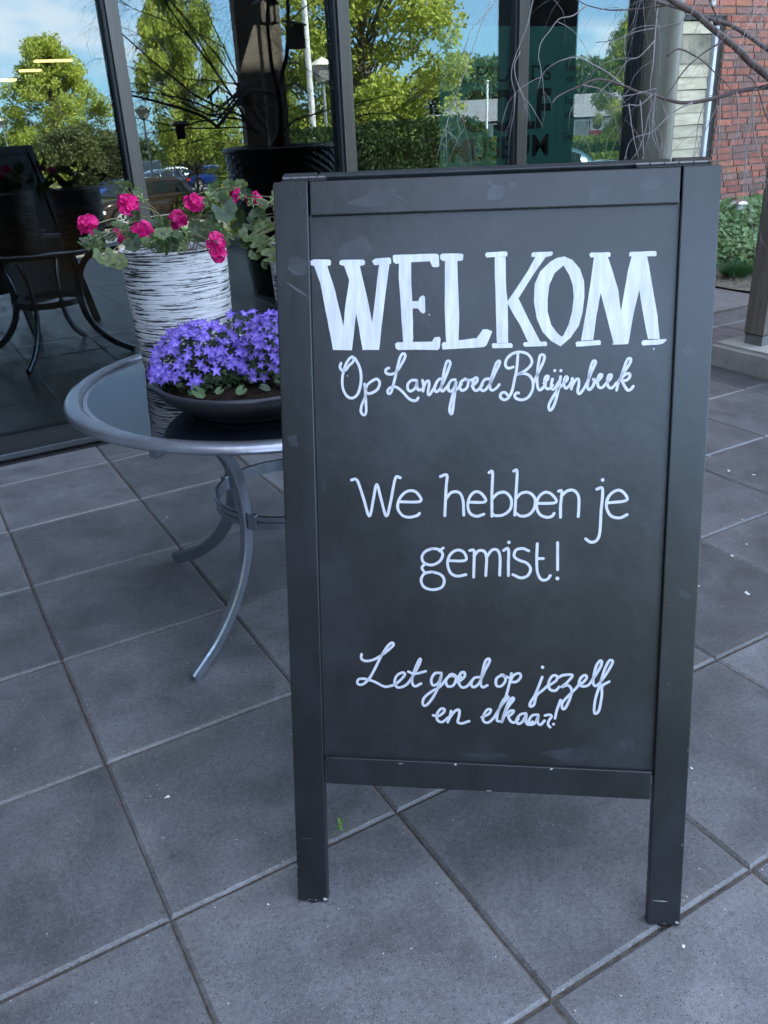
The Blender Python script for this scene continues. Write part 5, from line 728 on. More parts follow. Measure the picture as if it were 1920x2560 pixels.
for P, s in (((-.165, -.075, .078), .021), ((.10, -.175, .085), .021), ((.065, -.205, .082), .019), ((-.075, -.125, .078), .018), ((-.02, -.13, .075), .016), ((.03, -.115, .09), .019), ((-.12, -.10, .08), .014)):
    nd = Vector((rnd.uniform(-.3, .2), -.6, .8)).normalized(); o = inst('leaf', HL[rnd.randrange(4)], bo); o.matrix_local = Matrix.Translation(P) @ nd.to_track_quat('Z', 'Y').to_matrix().to_4x4() @ Matrix.Rotation(rnd.uniform(2, 4), 4, 'Z') @ Matrix.Scale(s, 4)
mb = MB()
for i in range(6500):
    (c, r) = domes[i % 3]; d = Vector((rnd.gauss(0, 1), rnd.gauss(0, 1), abs(rnd.gauss(0, 1)))).normalized(); q = rnd.uniform(.45, .955); P = Vector((c[0]+d.x*r[0]*q, c[1]+d.y*r[1]*q, .064+d.z*(r[2]-.01)*q)); s = .006*rnd.uniform(.6, 1.3)
    A_ = Vector((rnd.gauss(0, 1), rnd.gauss(0, 1), rnd.gauss(0, 1))).normalized(); B_ = A_.orthogonal().normalized(); mb.quad(P-A_*s, P-B_*s*.6, P+A_*s, P+B_*s*.6)
o = mb.build('foliage', bleaf, bo); o['kind'] = 'stuff'
# ------------------------------------------------------------------ pergola posts on concrete footings
timber = mat('weathered_timber', (.095, .075, .058), .8, noise_s=3, noise_a=.4, col2=(.20, .165, .13), stretch=(9, 9, .7), detail=9, bump=.5, bump_s=30)
galv = mat('galvanised', (.17, .165, .155), .55, .3, noise_s=12, noise_a=.2)
conc = mat('footing_concrete', (.30, .28, .25), .9, noise_s=6, noise_a=.3, col2=(.42, .395, .35), bump=.4, bump_s=40, detail=8)
def post(x0, y0, zg, wid, lab, flab):
    t = empty('pergola_post', (x0, y0, zg+.13), 0, lab, 'post')
    for a, b in ((0, wid*.46), (wid*.54, wid)):
        o = box('timber', a, b, -.0, .122, .058, 3.1-zg, timber, t, .006); o = box('steel_shoe', a+.006, b-.006, .006, .116, 0, .056, galv, t, .002)
        box('shim', a+.002, b-.002, .002, .120, .0545, .0585, blk, t)
    f = empty('concrete_footing', (x0, y0, zg), 0, flab, 'footing')
    bm = bmesh.new(); add_box(bm, -.105, wid+.14, -.62, .247, -.25, .13)
    es = [e for e in bm.edges if all(v.co.z > .1 for v in e.verts)]; bmesh.ops.bevel(bm, geom=es, offset=.020, segments=3, affect='EDGES')
    bmesh.ops.subdivide_edges(bm, edges=[e for e in bm.edges if e.calc_length() > .2], cuts=8)
    for v in bm.verts: v.co += noise.noise_vector(v.co*9)*.003
    from_bm('slab', bm, conc, f)
    return t
post(3.985, 2.869, 0, .60, 'square brown timber post at the right edge of the terrace on a concrete block', 'low grey concrete footing block under the brown post at the right edge')
post(3.83, -1.55, 0, .52, 'timber pergola post reflected in the second window behind the birch', 'concrete footing block under the post reflected in the window')
b_ = box('pergola_beam', 3.95, 4.45, -1.7, 3.05, 3.105, 3.30, timber, None, .006); tag(b_, 'timber beam lying across the tops of the two pergola posts', 'beam')

# ------------------------------------------------------------------ path light, ivy, grass
chrome = mat('polished_steel', (.75, .76, .78), .16, .95)
gl = empty('path_light', (7.005, 5.5, .20), 0, 'small mushroom shaped steel path light in front of the brick wall', 'garden light')
lathe('shade', [(.0, .310), (.02, .308), (.045, .298), (.064, .284), (.076, .268), (.0775, .264), (.074, .262), (.05, .268), (0, .270)], chrome, gl, 40)
lathe('glass_cylinder', [(.036, .19), (.036, .268)], mat('frosted_glass', (.40, .38, .36), .35), gl, 24); lathe('pole', [(.018, -.05), (.018, .19), (.040, .19), (.040, .196), (0, .2)], galv, gl, 20); lathe('bulb', [(0, .2), (.010, .205), (.012, .22), (.006, .235), (0, .24)], mat('bulb_white', (.8, .8, .8), .3), gl, 12)
ivym = mat('ivy_leaf', (.085, .17, .055), .42, noise_s=.9, noise_a=.35, col2=(.21, .33, .12), transl=.25, coord='Object', detail=3)
rnd = random.Random(21); mb = MB(); vein = 0
for i in range(15000):
    x = rnd.uniform(6.12, 9.2); y = rnd.uniform(3.6, 5.97)
    if x < 6.12+.18*noise.noise(Vector((y*3, 0, 0)))+.02: continue
    if x > 7.9 and rnd.random() < .5: continue
    z = bed_z(x, y)+.02+rnd.random()**.7*.13*min(1, (x-6.05)*4); s = rnd.uniform(.018, .036)
    nd = Vector((rnd.gauss(-.35, .4), rnd.gauss(-.4, .4), 1)).normalized(); M_ = Matrix.Translation((x, y, z)) @ nd.to_track_quat('Z', 'Y').to_matrix().to_4x4() @ Matrix.Rotation(rnd.uniform(0, 6.28), 4, 'Z') @ Matrix.Scale(s, 4)
    mb.add([(0, -.45, 0), (.75, -.5, .12), (.55, .35, .1), (0, 1.15, -.1), (-.55, .35, .1), (-.75, -.5, .12)], [(0, 1, 2), (0, 2, 3), (0, 3, 4), (0, 4, 5)], M_)
tag(mb.build('ivy_ground_cover', ivym), 'low leafy green ground cover filling the bed before the brick wall', 'ground cover', kind='stuff')
tuftm = mat('tuft_green', (.035, .11, .030), .6, noise_s=6, noise_a=.4, transl=.2); mb = MB()
for i in range(700):
    a = rnd.uniform(0, 6.28); r = rnd.random()**.6*.11; b = Vector((r*.7*math.cos(a), r*.7*math.sin(a), 0)); tip = b+Vector((math.cos(a)*r*.9+rnd.gauss(0, .02), math.sin(a)*r*.9+rnd.gauss(0, .02), rnd.uniform(.08, .17)*(1-r*3))); n_ = Vector((rnd.gauss(0, 1), rnd.gauss(0, 1), 0)).normalized()*.0022
    mb.quad(b-n_, b+n_, tip+n_*.3, tip-n_*.3)
tag(mb.build('grass_tuft', tuftm, loc=(6.0, 4.66, .03)), 'small dark green tuft growing at the edge of the bed beside the paving', 'plant')
drym = mat('dry_stalk', (.30, .24, .14), .8); mb = MB()
for i in range(420):
    b = Vector((5.72+abs(rnd.gauss(0, .22)), rnd.uniform(4.1, 5.6), 0)); b.z = bed_z(b.x, b.y); d = Vector((rnd.gauss(0, .04), rnd.gauss(0, .04), rnd.uniform(.005, .07))); n_ = Vector((rnd.gauss(0, 1), rnd.gauss(0, 1), 0)).normalized()*.0015; mb.quad(b-n_, b+n_, b+d+n_*.3, b+d-n_*.3)
tag(mb.build('dry_litter', drym), 'dry stalks and litter on the soil of the bed', 'plant litter', kind='stuff')
weedm = mat('weed_green', (.20, .36, .06), .5, transl=.3); mb = MB()
for (a, ln, cz, w) in ((.3, .030, .022, .0016), (1.1, .022, .018, .0016), (2.4, .020, .012, .0014), (3.6, .026, .010, .0014), (4.6, .018, .020, .0016), (5.5, .03, .004, .0012), (.9, .035, .024, .0008), (1.6, .012, .03, .0018)):
    P = smooth_path([(0, 0, 0), (math.cos(a)*ln*.4, math.sin(a)*ln*.4, cz), (math.cos(a)*ln, math.sin(a)*ln, cz*.6)], 4); s_ = Vector((-math.sin(a), math.cos(a), 0))
    for i in range(len(P)-1): w0 = w*(1-i/len(P)); w1 = w*(1-(i+1)/len(P)); mb.quad(P[i]-s_*w0, P[i]+s_*w0, P[i+1]+s_*w1, P[i+1]-s_*w1)
tag(mb.build('small_weed', weedm, loc=(.534, 1.212, -.002)), 'tiny bright green weed growing in the joint beside the left sign leg', 'plant')

# ------------------------------------------------------------------ weeping birch in a woven planter (beyond the right edge, mirrored in the glass)
bark = mat('birch_bark', (.040, .024, .022), .7, noise_s=30, noise_a=.4, col2=(.085, .055, .05), bump=.3, bump_s=80)
twig = mat('birch_twig', (.12, .095, .095), .7, noise_s=4, noise_a=.3, col2=(.34, .31, .31), coord='Object')
bt = empty('weeping_birch', (2.92, 1.12, 0), 0, 'bare weeping birch whose twigs hang in front of the column and brick wall', 'tree')
wick = mat('black_wicker', (.018, .015, .014), .38, noise_s=60, noise_a=.3)
wp = empty('woven_planter', (3.07, 1.15, 0), 0, 'tall tapered black woven planter holding the birch, seen in the window', 'planter')
mb = MB(); rows_, cols_ = 42, 90; v = []; f = []
for j in range(rows_+1):
    for i in range(cols_):
        a = 2*math.pi*i/cols_; r_ = .33+.125*(j/rows_)+(.006 if (i//2+j) % 2 else -.004); v.append((r_*math.cos(a), r_*math.sin(a), 1.14*j/rows_))
for j in range(rows_):
    for i in range(cols_): f.append((j*cols_+i, j*cols_+(i+1) % cols_, (j+1)*cols_+(i+1) % cols_, (j+1)*cols_+i))
mesh('weave', v, f, wick, wp)
lathe('rim', [(.43, 1.13), (.465, 1.13), (.472, 1.145), (.465, 1.162), (.44, 1.165), (.43, 1.15), (.425, 1.10)], wick, wp, 64)
lathe('soil', [(0, 1.10), (.43, 1.10)], soilm, wp, 32)
Tb = Matrix.Translation((-2.92, -1.12, 0)); twigs = MB(); rnd = random.Random(5)
def droop(P0, d0, ln, r, lvl, pale):
    n = 6; pts = [P0]; d = d0.normalized()
    for k in range(n):
        d = (d+Vector((rnd.gauss(0, .16), rnd.gauss(0, .16), -.16-.05*k))).normalized(); pts.append(pts[-1]+d*ln/n)
    twigs.tube([Tb @ p for p in pts], [r*(1-.75*i/n) for i in range(n+1)], 4, False)
    if lvl > 0:
        for q in range(rnd.randint(1, 3)):
            i = rnd.randint(1, n-2); droop(pts[i], (d+Vector((rnd.gauss(0, .7), rnd.gauss(0, .7), rnd.gauss(0, .3)))), ln*rnd.uniform(.35, .7), r*.7, lvl-1, pale)
def limb(r0, r1, pts, ntw, tl, tr):
    P = smooth_path([Vector(p) for p in pts], 4); n = len(P); P = [p+noise.noise_vector(p*5)*.004 for p in P]
    MBb = MB(); MBb.tube([Tb @ p for p in P], [r0+(r1-r0)*i/(n-1) for i in range(n)], 8); MBb.build('branch', bark if r0 > .0021 else twig, bt, True)
    for k in range(ntw):
        i = rnd.randint(n//5, n-2); t = (P[i+1]-P[i]).normalized(); droop(P[i], t*.7+Vector((rnd.gauss(0, .5), rnd.gauss(0, .5), rnd.uniform(-.2, .5))), rnd.uniform(.5, 1.)*tl, tr, 1, 0)
for r0, r1, pts in LM: limb(r0*.8, r1*.8, pts, int(10+4000*r1*.8), .50, .0011)
for r0, r1, pts in LD: limb(r0*.85, r1*.8, pts, (5 if r0 > .005 else 2 if r0 > .0019 else 1), .18, .0007)
# trunk down into the planter and links from the trunk to the limbs that reach into the picture
def free(r0, r1, pts): 
    P = smooth_path([Vector(p) for p in pts], 6); n = len(P); m_ = MB(); m_.tube([Tb @ p for p in P], [r0+(r1-r0)*i/(n-1) for i in range(n)], 10); return m_.build('trunk' if r0 > .03 else 'branch', bark, bt, True)
top = Vector(LM[0][2][-1]); free(.040, .026, [(2.95, 1.10, 1.02), LM[0][2][0], LM[0][2][1]]); free(.034, .024, [(2.93, 1.12, 1.05), LM[1][2][0], LM[1][2][1]])
t3 = Vector(LM[0][2][3])
for k, z_ in ((0, -.05), (1, .12), (2, -.1)): e_ = Vector(LD[k][2][0]); free(.016-.003*k, LD[k][0], [t3+Vector((0, 0, z_)), (t3+e_)*.5+Vector((0, 0, .10)), e_])
e_ = Vector(LD[22][2][0]); free(.006, LD[22][0], [t3+Vector((0, 0, -.2)), (t3+e_)*.5+Vector((0, 0, .05)), e_])
o = twigs.build('twigs', twig, bt); o['kind'] = 'stuff'
# bird houses hanging in the birch
bhw = mat('bird_house_wood', (.10, .075, .055), .8, noise_s=9, noise_a=.3, stretch=(4, 4, 1)); bhr = mat('bird_house_roof', (.055, .05, .045), .8, noise_s=20, noise_a=.3)
labs = ['dark box nesting house with slanted lid hung beside the birch trunk', 'open bird feeder with a pitched roof high by the birch trunk', 'pale roofed nesting box low against the birch trunk', 'open bird table with a tray hanging left of the birch trunk', 'small round topped nesting box hanging on the lowest birch twig']
for i, (x, y, z) in enumerate(MIR['birdhouses']):
    t = empty('bird_house', (x, y, z), rnd.uniform(-.4, .4), labs[i], 'bird house')
    if i in (0, 2, 4):
        s = (1, 0, .85, 0, .62)[i]; box('body', -.055*s, .055*s, -.05*s, .05*s, -.085*s, .075*s, bhw, t, .002)
        box('roof', -.068*s, .068*s, -.066*s, .062*s, .0, .014, bhr, t, .002, Matrix.Translation((0, 0, .085*s)) @ Matrix.Rotation(R(-14), 4, 'X'))
        lathe('entrance_hole', [(0, 0), (.016*s, 0), (.016*s, .002)], blk, t, 16).matrix_local = Matrix.Translation((0, .0515*s, .02*s)) @ Matrix.Rotation(R(-90), 4, 'X')
    else:
        box('tray', -.085, .085, -.06, .06, -.085, -.072, bhw, t, .002)
        for sx_ in (-1, 1):
            for sy_ in (-1, 1): box('post', sx_*.062-.006, sx_*.062+.006, sy_*.045-.006, sy_*.045+.006, -.072, .05, bhw, t)
        for sg in (-1, 1): box('roof', 0, .115, -.075, .075, 0, .011, bhr, t, .001, Matrix.Translation((0, 0, .115)) @ Matrix.Rotation(R(38) if sg > 0 else R(142), 4, 'Y'))
    mb = MB(); mb.tube([(0, 0, .09), (.01, 0, .20)], .0012, 4); mb.build('hanging_wire', blk, t)

# ------------------------------------------------------------------ cars of the car park
tyre = mat('tyre', (.015, .015, .015), .8); rimm = mat('alloy', (.55, .56, .58), .4, .2); winm = mat('car_window', (.012, .016, .018), .04, spec=.9); redl = mat('tail_light', (.55, .02, .015), .2); headl = mat('head_light', (.75, .78, .82), .12, .3); plate = mat('yellow_plate', (.80, .55, .05), .5); chromes = mat('trim_chrome', (.7, .7, .7), .2, .9)
def lerp_tab(tab, x):
    if x <= tab[0][0]: return tab[0][1]
    for (a, b), (c, d) in zip(tab, tab[1:]):
        if x <= c: return b+(d-b)*(x-a)/(c-a)
    return tab[-1][1]
KIND = {  # x from rear bumper to front bumper; belt line, roof line, plan half width
 'suv': (4.45, 1.64, [(0, .95), (.15, 1.02), (1.0, 1.08), (3.0, 1.06), (3.35, 1.04), (4.0, .96), (4.35, .80), (4.45, .62)], [(.12, 1.10), (.35, 1.42), (.75, 1.60), (1.6, 1.66), (2.4, 1.63), (2.75, 1.50), (3.35, 1.05)]),
 'sedan': (4.6, 1.42, [(0, .86), (.1, .94), (.75, .97), (1.2, .92), (3.2, .88), (4.1, .80), (4.5, .62), (4.6, .52)], [(.62, .96), (1.25, 1.32), (1.8, 1.42), (2.5, 1.41), (2.95, 1.26), (3.5, .90)]),
 'hatch': (4.1, 1.48, [(0, .88), (.1, .95), (1.0, .98), (2.8, .94), (3.1, .92), (3.7, .84), (4.0, .68), (4.1, .55)], [(.10, .98), (.35, 1.28), (.8, 1.46), (1.7, 1.49), (2.2, 1.43), (2.5, 1.30), (3.1, .94)]),
 'estate': (4.6, 1.48, [(0, .88), (.1, .96), (1.0, .98), (3.2, .92), (4.1, .82), (4.5, .64), (4.6, .52)], [(.15, 1.0), (.5, 1.35), (.95, 1.48), (2.1, 1.50), (2.7, 1.40), (3.0, 1.25), (3.55, .92)]),
 'van': (4.7, 1.90, [(0, 1.05), (.05, 1.10), (3.4, 1.10), (3.9, 1.05), (4.5, .85), (4.7, .60)], [(.03, 1.12), (.12, 1.75), (.3, 1.90), (2.6, 1.93), (3.1, 1.75), (3.95, 1.08)])}
PROTO = {}
def make_car(kind, paintm, name, loc, az, lab):
    Lc, H, belt, roofl = KIND[kind]; t = empty(name, loc, az, lab, 'car'); W_ = .90
    key = kind
    if key not in PROTO:
        d = {}; xs = [Lc*i/44 for i in range(45)]; wa, wf, wr = .80*Lc/4.4, Lc-.88*Lc/4.4, .335; v = []; f = []
        for x in xs:
            e = min(x, Lc-x); w = W_*(.80+.20*min(1, (e/.55))**.5); b = lerp_tab(belt, x); s = .30 if e > .2 else .30+(.2-e)*.6
            for xc in (wa, wf):
                if abs(x-xc) < wr+.06: s = max(s, .33+math.sqrt(max(0, (wr+.06)**2-(x-xc)**2))*1.0)
            s = min(s, b-.12); top = b+.015
            for y, z in ((-w*.93, s), (-w, (s+b)*.5), (-w*.985, b-.10), (-w*.93, b), (-w*.4, top+.02), (w*.4, top+.02), (w*.93, b), (w*.985, b-.10), (w, (s+b)*.5), (w*.93, s)): v.append((x-Lc/2, y, z))
        n = 10
        for i in range(len(xs)-1):
            for k in range(n): f.append((i*n+k, i*n+(k+1) % n, (i+1)*n+(k+1) % n, (i+1)*n+k))
        f += [tuple(range(n-1, -1, -1)), tuple((len(xs)-1)*n+k for k in range(n))]
        d['body'] = (v, f)
        x0, x1 = roofl[0][0], roofl[-1][0]; gx = [x0+(x1-x0)*i/24 for i in range(25)]; v = []; f = []
        for x in gx:
            z = lerp_tab(roofl, x); b = lerp_tab(belt, x)-.01; z = max(z, b+.01); k = (z-b)/(H-b)*1.
            wb = W_*.90*(.86+.14*min(1, min(x, Lc-x)/.8)); wt = wb-(.16 if kind != 'van' else .08)*k
            for y, zz in ((-wb, b), (-wt-.01, z-.05*k), (-wt*.85, z), (wt*.85, z), (wt+.01, z-.05*k), (wb, b)): v.append((x-Lc/2, y, zz))
        for i in range(24):
            for k in range(5): f.append((i*6+k, i*6+k+1, (i+1)*6+k+1, (i+1)*6+k))
        d['cabin'] = (v, f)
        # windows: side strips a little proud, screens
        def gp(x, s, h, off=.006):
            z = lerp_tab(roofl, x); b = lerp_tab(belt, x)-.01; k = (z-b)/(H-b); wb = W_*.90*(.86+.14*min(1, min(x, Lc-x)/.8)); wt = wb-(.16 if kind != 'van' else .08)*k
            return (x-Lc/2, s*(wb+(wt+.01-wb)*h+off), b+(z-.05*k-b)*h)
        wins = []
        xa = x0+.42; xe = x1-.28; cuts = [xa, xa+(xe-xa)*.22, xa+(xe-xa)*.60, xe]
        for s in (-1, 1):
            for a, b in zip(cuts, cuts[1:]):
                a += .03; b -= .03; vv = []; m_ = 8
                for i in range(m_+1):
                    x = a+(b-a)*i/m_; zz = lerp_tab(roofl, x); bb = lerp_tab(belt, x); ok = 1. if zz-bb > .1 else .3
                    vv += [gp(x, s, .10), gp(x, s, .88*ok)]
                wins.append((vv, [(2*i, 2*i+2, 2*i+3, 2*i+1) if s < 0 else (2*i+1, 2*i+3, 2*i+2, 2*i) for i in range(m_)]))
        for xs_, nm in (((x0+.03, x0+.20, x0+.34), 'r'), ((x1-.05, x1-.3, x1-.62), 'f')):
            vv = []
            for x in xs_:
                z = lerp_tab(roofl, x)+.012; b = lerp_tab(belt, x); k = max(.05, (z-b)/(H-b)); ww = W_*.78-.14*k; vv += [(x-Lc/2+(-.012 if nm == 'r' else .012), -ww, z), (x-Lc/2+(-.012 if nm == 'r' else .012), ww, z)]
            wins.append((vv, [(0, 1, 3, 2), (2, 3, 5, 4)]))
        d['wins'] = wins; d['wx'] = (wa, wf); d['wr'] = wr; PROTO[key] = d
    d = PROTO[key]
    if 'bodym'+paintm.name not in d:
        d['bodym'+paintm.name] = (mesh('body', *d['body'], paintm, None, True), mesh('cabin', *d['cabin'], paintm, None, True)); 
        for o in d['bodym'+paintm.name]: o.parent = t
    else:
        for o in d['bodym'+paintm.name]: inst(o.name.split('.')[0], o, t)
    for vv, ff in d['wins']: mesh('window', vv, ff, winm, t, True)
    for xw in d['wx']:
        for s in (-1, 1):
            yo = s*(W_-.10); o = lathe('tyre', [(.22, -.10), (.315, -.10), (.335, -.07), (.335, .07), (.315, .10), (.22, .10)], tyre, t, 28); o.matrix_local = Matrix.Translation((xw-Lc/2, yo, .335)) @ Matrix.Rotation(R(90), 4, 'X')
            m_ = MB()
            for k in range(5):
                a = 2*math.pi*k/5
                for da in (-.16, .16):
                    m_.add([(.03, -.018, 0), (.03, .018, 0), (.215, .022, .0), (.215, -.022, .0)], [(0, 1, 2, 3)], Matrix.Translation((xw-Lc/2, s*(W_+.0), .335)) @ Matrix.Rotation(R(90), 4, 'X') @ Matrix.Rotation(a+da, 4, 'Z'))
            m_.tube([(xw-Lc/2+.22*math.cos(q*math.pi/12), s*W_, .335+.22*math.sin(q*math.pi/12)) for q in range(25)], .014, 6); m_.build('rim', rimm, t)
    bz = lerp_tab(KIND[kind][2], .1)
    for s in (-1, 1):
        box('tail_light', -Lc/2-.005, -Lc/2+.22, s*W_*.84-.16, s*W_*.84+.10 if s > 0 else s*W_*.84+.16, bz-.24, bz-.06, redl, t, .02); box('head_light', Lc/2-.42, Lc/2-.10, s*W_*.80-.13, s*W_*.80+.13, .60, .74, headl, t, .03)
        box('mirror', Lc*.22-.08, Lc*.22+.08, s*(W_+.10)-.09, s*(W_+.10)+.09, bz+.02, bz+.16, paintm, t, .03)
        box('sill_trim', -Lc*.26, Lc*.26, s*W_*.955-.012, s*W_*.955+.012, .33, .37, chromes, t)
    box('number_plate', -Lc/2-.02, -Lc/2-.006, -.26, .26, bz-.30, bz-.18, plate, t); box('number_plate', Lc/2+.004, Lc/2+.018, -.26, .26, .45, .56, plate, t)
    box('underside', -Lc*.44, Lc*.44, -W_*.88, W_*.88, .22, .45, tyre, t)
    return t
def cp(n, c, metal=.4): return mat(n, c, .22, metal, coat=.8)
brown = cp('paint_brown', (.032, .019, .012)); white = cp('paint_white', (.70, .72, .73), 0); blue = cp('paint_blue', (.012, .05, .24)); bluel = cp('paint_midblue', (.02, .16, .55)); dark = cp('paint_dark', (.02, .03, .05)); teal = cp('paint_teal', (.03, .09, .12)); greyc = cp('paint_grey', (.10, .11, .13))
def park(kind, pm, key, name, az, lab, dx=0, dz=None):
    x, y, z = MIR[key]; make_car(kind, pm, name, (x+dx, y, gz(y) if dz is None else z+dz), R(az), lab)
park('suv', brown, 'suv', 'brown_suv', 160, 'brown off-road car parked nearest to the terrace, seen in the window', dz=-.02)
park('sedan', white, 'sedan', 'white_saloon', -8, 'white saloon car parked tail towards the building behind the brown car')
park('van', dark, 'van', 'dark_van', 5, 'dark people carrier with tall red tail light left of the white saloon')
park('hatch', cp('paint_slate', (.05, .08, .13)), 'bluedark', 'slate_hatchback', 170, 'slate blue hatchback between the brown car and the dark van')
park('hatch', blue, 'bluecar', 'blue_hatchback', 20, 'bright blue hatchback right of the white saloon')
park('hatch', blue, 'blueleft', 'deep_blue_hatchback', 165, 'deep blue hatchback left of the brown car behind the round tree')
park('hatch', bluel, 'bluehatch', 'mid_blue_hatchback', 25, 'mid blue hatchback with red tail light before the low hedge')
park('hatch', teal, 'teal', 'teal_hatchback', 205, 'dark teal hatchback in front of the mid blue one', dz=-.5)
park('estate', teal, 'tealestate', 'teal_estate_car', 200, 'teal estate car with roof rails low behind the chalkboard top', dz=-.9)
park('estate', greyc, 'grey', 'grey_estate_car', 10, 'grey estate car parked before the long hedge far right', dz=0)

# ------------------------------------------------------------------ trees, hedges, lamps and the low building across the car park
def leafm(n, c, c2, tr=.45): return mat(n, c, .6, noise_s=1.3, noise_a=.3, col2=c2, transl=tr, coord='Object', detail=6)

lm1 = leafm('oak_leaf', (.19, .25, .035), (.50, .56, .11)); lm2 = leafm('dark_leaf', (.055, .075, .025), (.15, .17, .05), .3); hm = leafm('hedge_leaf', (.024, .052, .014), (.075, .135, .035), .25); hm2 = leafm('low_hedge_leaf', (.10, .16, .02), (.24, .32, .05), .35); wm = leafm('wood_leaf', (.05, .085, .025), (.11, .16, .05), .3)
tbark = mat('tree_bark', (.11, .09, .07), .9, noise_s=12, noise_a=.3, stretch=(3, 3, .6))
def leaf_cloud(rnd, blobs, per, s0, s1):
    mb = MB()
    for (c, r) in blobs:
        for k in range(int(per*r*r)):
            d = Vector((rnd.gauss(0, 1), rnd.gauss(0, 1), rnd.gauss(0, 1))).normalized()*(rnd.random()**.45)*r; P = Vector(c)+Vector((d.x, d.y, d.z*.75)); s = rnd.uniform(s0, s1)
            A_ = Vector((rnd.gauss(0, 1), rnd.gauss(0, 1), rnd.gauss(0, .7))).normalized(); B_ = A_.cross(Vector((rnd.gauss(0, 1), rnd.gauss(0, 1), rnd.gauss(0, 1)))).normalized(); mb.quad(P-A_*s, P-B_*s*.55, P+A_*s, P+B_*s*.55)
    return mb
def tree_mesh(seed, nbl):    # unit tree: height 1, crown half width about .38
    rnd = random.Random(seed); blobs = []; limbs = MB(); limbs.tube([(0, 0, 0), (.01, 0, .25), (-.01, .01, .55), (0, 0, .88)], [.014, .011, .006, .002], 8)
    for i in range(nbl):
        h = rnd.uniform(.20, .97); wmax = .37*math.sin(min(1, (1.03-h)/.55)*math.pi/2)*(1 if h > .32 else .78); a = rnd.uniform(0, 6.28); q = (rnd.uniform(.35, 1.)**.6 if i % 4 else rnd.uniform(0, .5))*wmax
        c = (q*math.cos(a), q*math.sin(a), h); r = rnd.uniform(.045, .085); blobs.append((c, r))
        limbs.tube([(0, 0, max(.15, h-.22)), (c[0]*.5, c[1]*.5, h-.10), c], [.0035, .0022, .001], 5, False)
    mb = leaf_cloud(rnd, blobs, 48000, .0065, .0122); mb.v = mb.v
    me = bpy.data.meshes.new('crown'); me.from_pydata([tuple(p) for p in mb.v], [], mb.f); me2 = bpy.data.meshes.new('trunk'); me2.from_pydata([tuple(p) for p in limbs.v], [], limbs.f); me2.materials.append(tbark)
    return me, me2
TMS = [tree_mesh(1, 200), tree_mesh(2, 200)]
for me, _ in TMS: me.materials.append(lm1)
def tree(k, x, y, h, wscale, lab, rot=0., zb=None):
    t = empty('leafy_tree', (x, y, gz(y) if zb is None else zb), rot, lab, 'tree', None); o = inst('crown', TMS[k][0], t, scale=(h*wscale, h*wscale, h)); o['kind'] = 'stuff'; inst('trunk', TMS[k][1], t, scale=(h*wscale, h*wscale, h)); return t
T_ = MIR['T']
tree(0, T_[0][0], T_[0][1], 7.5, .90, 'yellow green leafy tree at the left side of the window reflection', .5)
tree(1, T_[1][0], T_[1][1], 10.4, .50, 'narrow yellow green tree reflected behind the birch branches', 1.)
tree(0, T_[2][0], T_[2][1], 10.4, .92, 'widest yellow green tree reflected above the chalkboard', 1.7)
tree(1, T_[3][0], T_[3][1], 7.6, .45, 'slim leafy tree reflected beside the white flagpole', 4.)
tree(0, T_[4][0]-.5, T_[4][1], 8.3, .80, 'leafy tree at the right end of the window reflection', 5.)
# round topped darker tree on a thin stem
rnd = random.Random(9); bx, by, bz_ = MIR['bush']; zz0 = gz(by); t = empty('round_crown_tree', (bx, by, zz0), 0, 'small olive green tree with a round clipped crown on a thin trunk', 'tree')
bl = []
for i in range(60):
    d = Vector((rnd.gauss(0, 1), rnd.gauss(0, 1), rnd.gauss(0, 1))).normalized(); bl.append(((d.x*.85, d.y*.85, 1.78+d.z*.48), rnd.uniform(.18, .28)))
mb = leaf_cloud(rnd, bl, 5200, .02, .036); o = mb.build('crown', lm2, t); o['kind'] = 'stuff'
mb = MB(); mb.tube([(0, 0, 0), (.03, 0, .7), (0, 0, 1.5)], [.05, .045, .035], 8); 
for k in range(7): a = k*.9; mb.tube([(0, 0, 1.1), (.35*math.cos(a), .35*math.sin(a), 1.5), (.7*math.cos(a), .7*math.sin(a), 1.75)], [.03, .02, .01], 5)
mb.build('trunk', tbark, t)
sx_, sy_, sz_ = MIR['shrub']; t = empty('light_green_shrub', (sx_, sy_, gz(sy_)), 0, 'slender light green shrub just left of the black woven planter in the reflection', 'shrub')
bl = [((rnd.gauss(0, .13), rnd.gauss(0, .12), rnd.uniform(.1, 1.55)), rnd.uniform(.10, .17)) for _ in range(46)]
o = leaf_cloud(rnd, bl, 7000, .014, .028).build('foliage', lm1, t); o['kind'] = 'stuff'; mb = MB(); mb.tube([(0, 0, 0), (.02, 0, .7), (0, .02, 1.3)], [.015, .011, .005], 6); mb.build('stem', tbark, t)
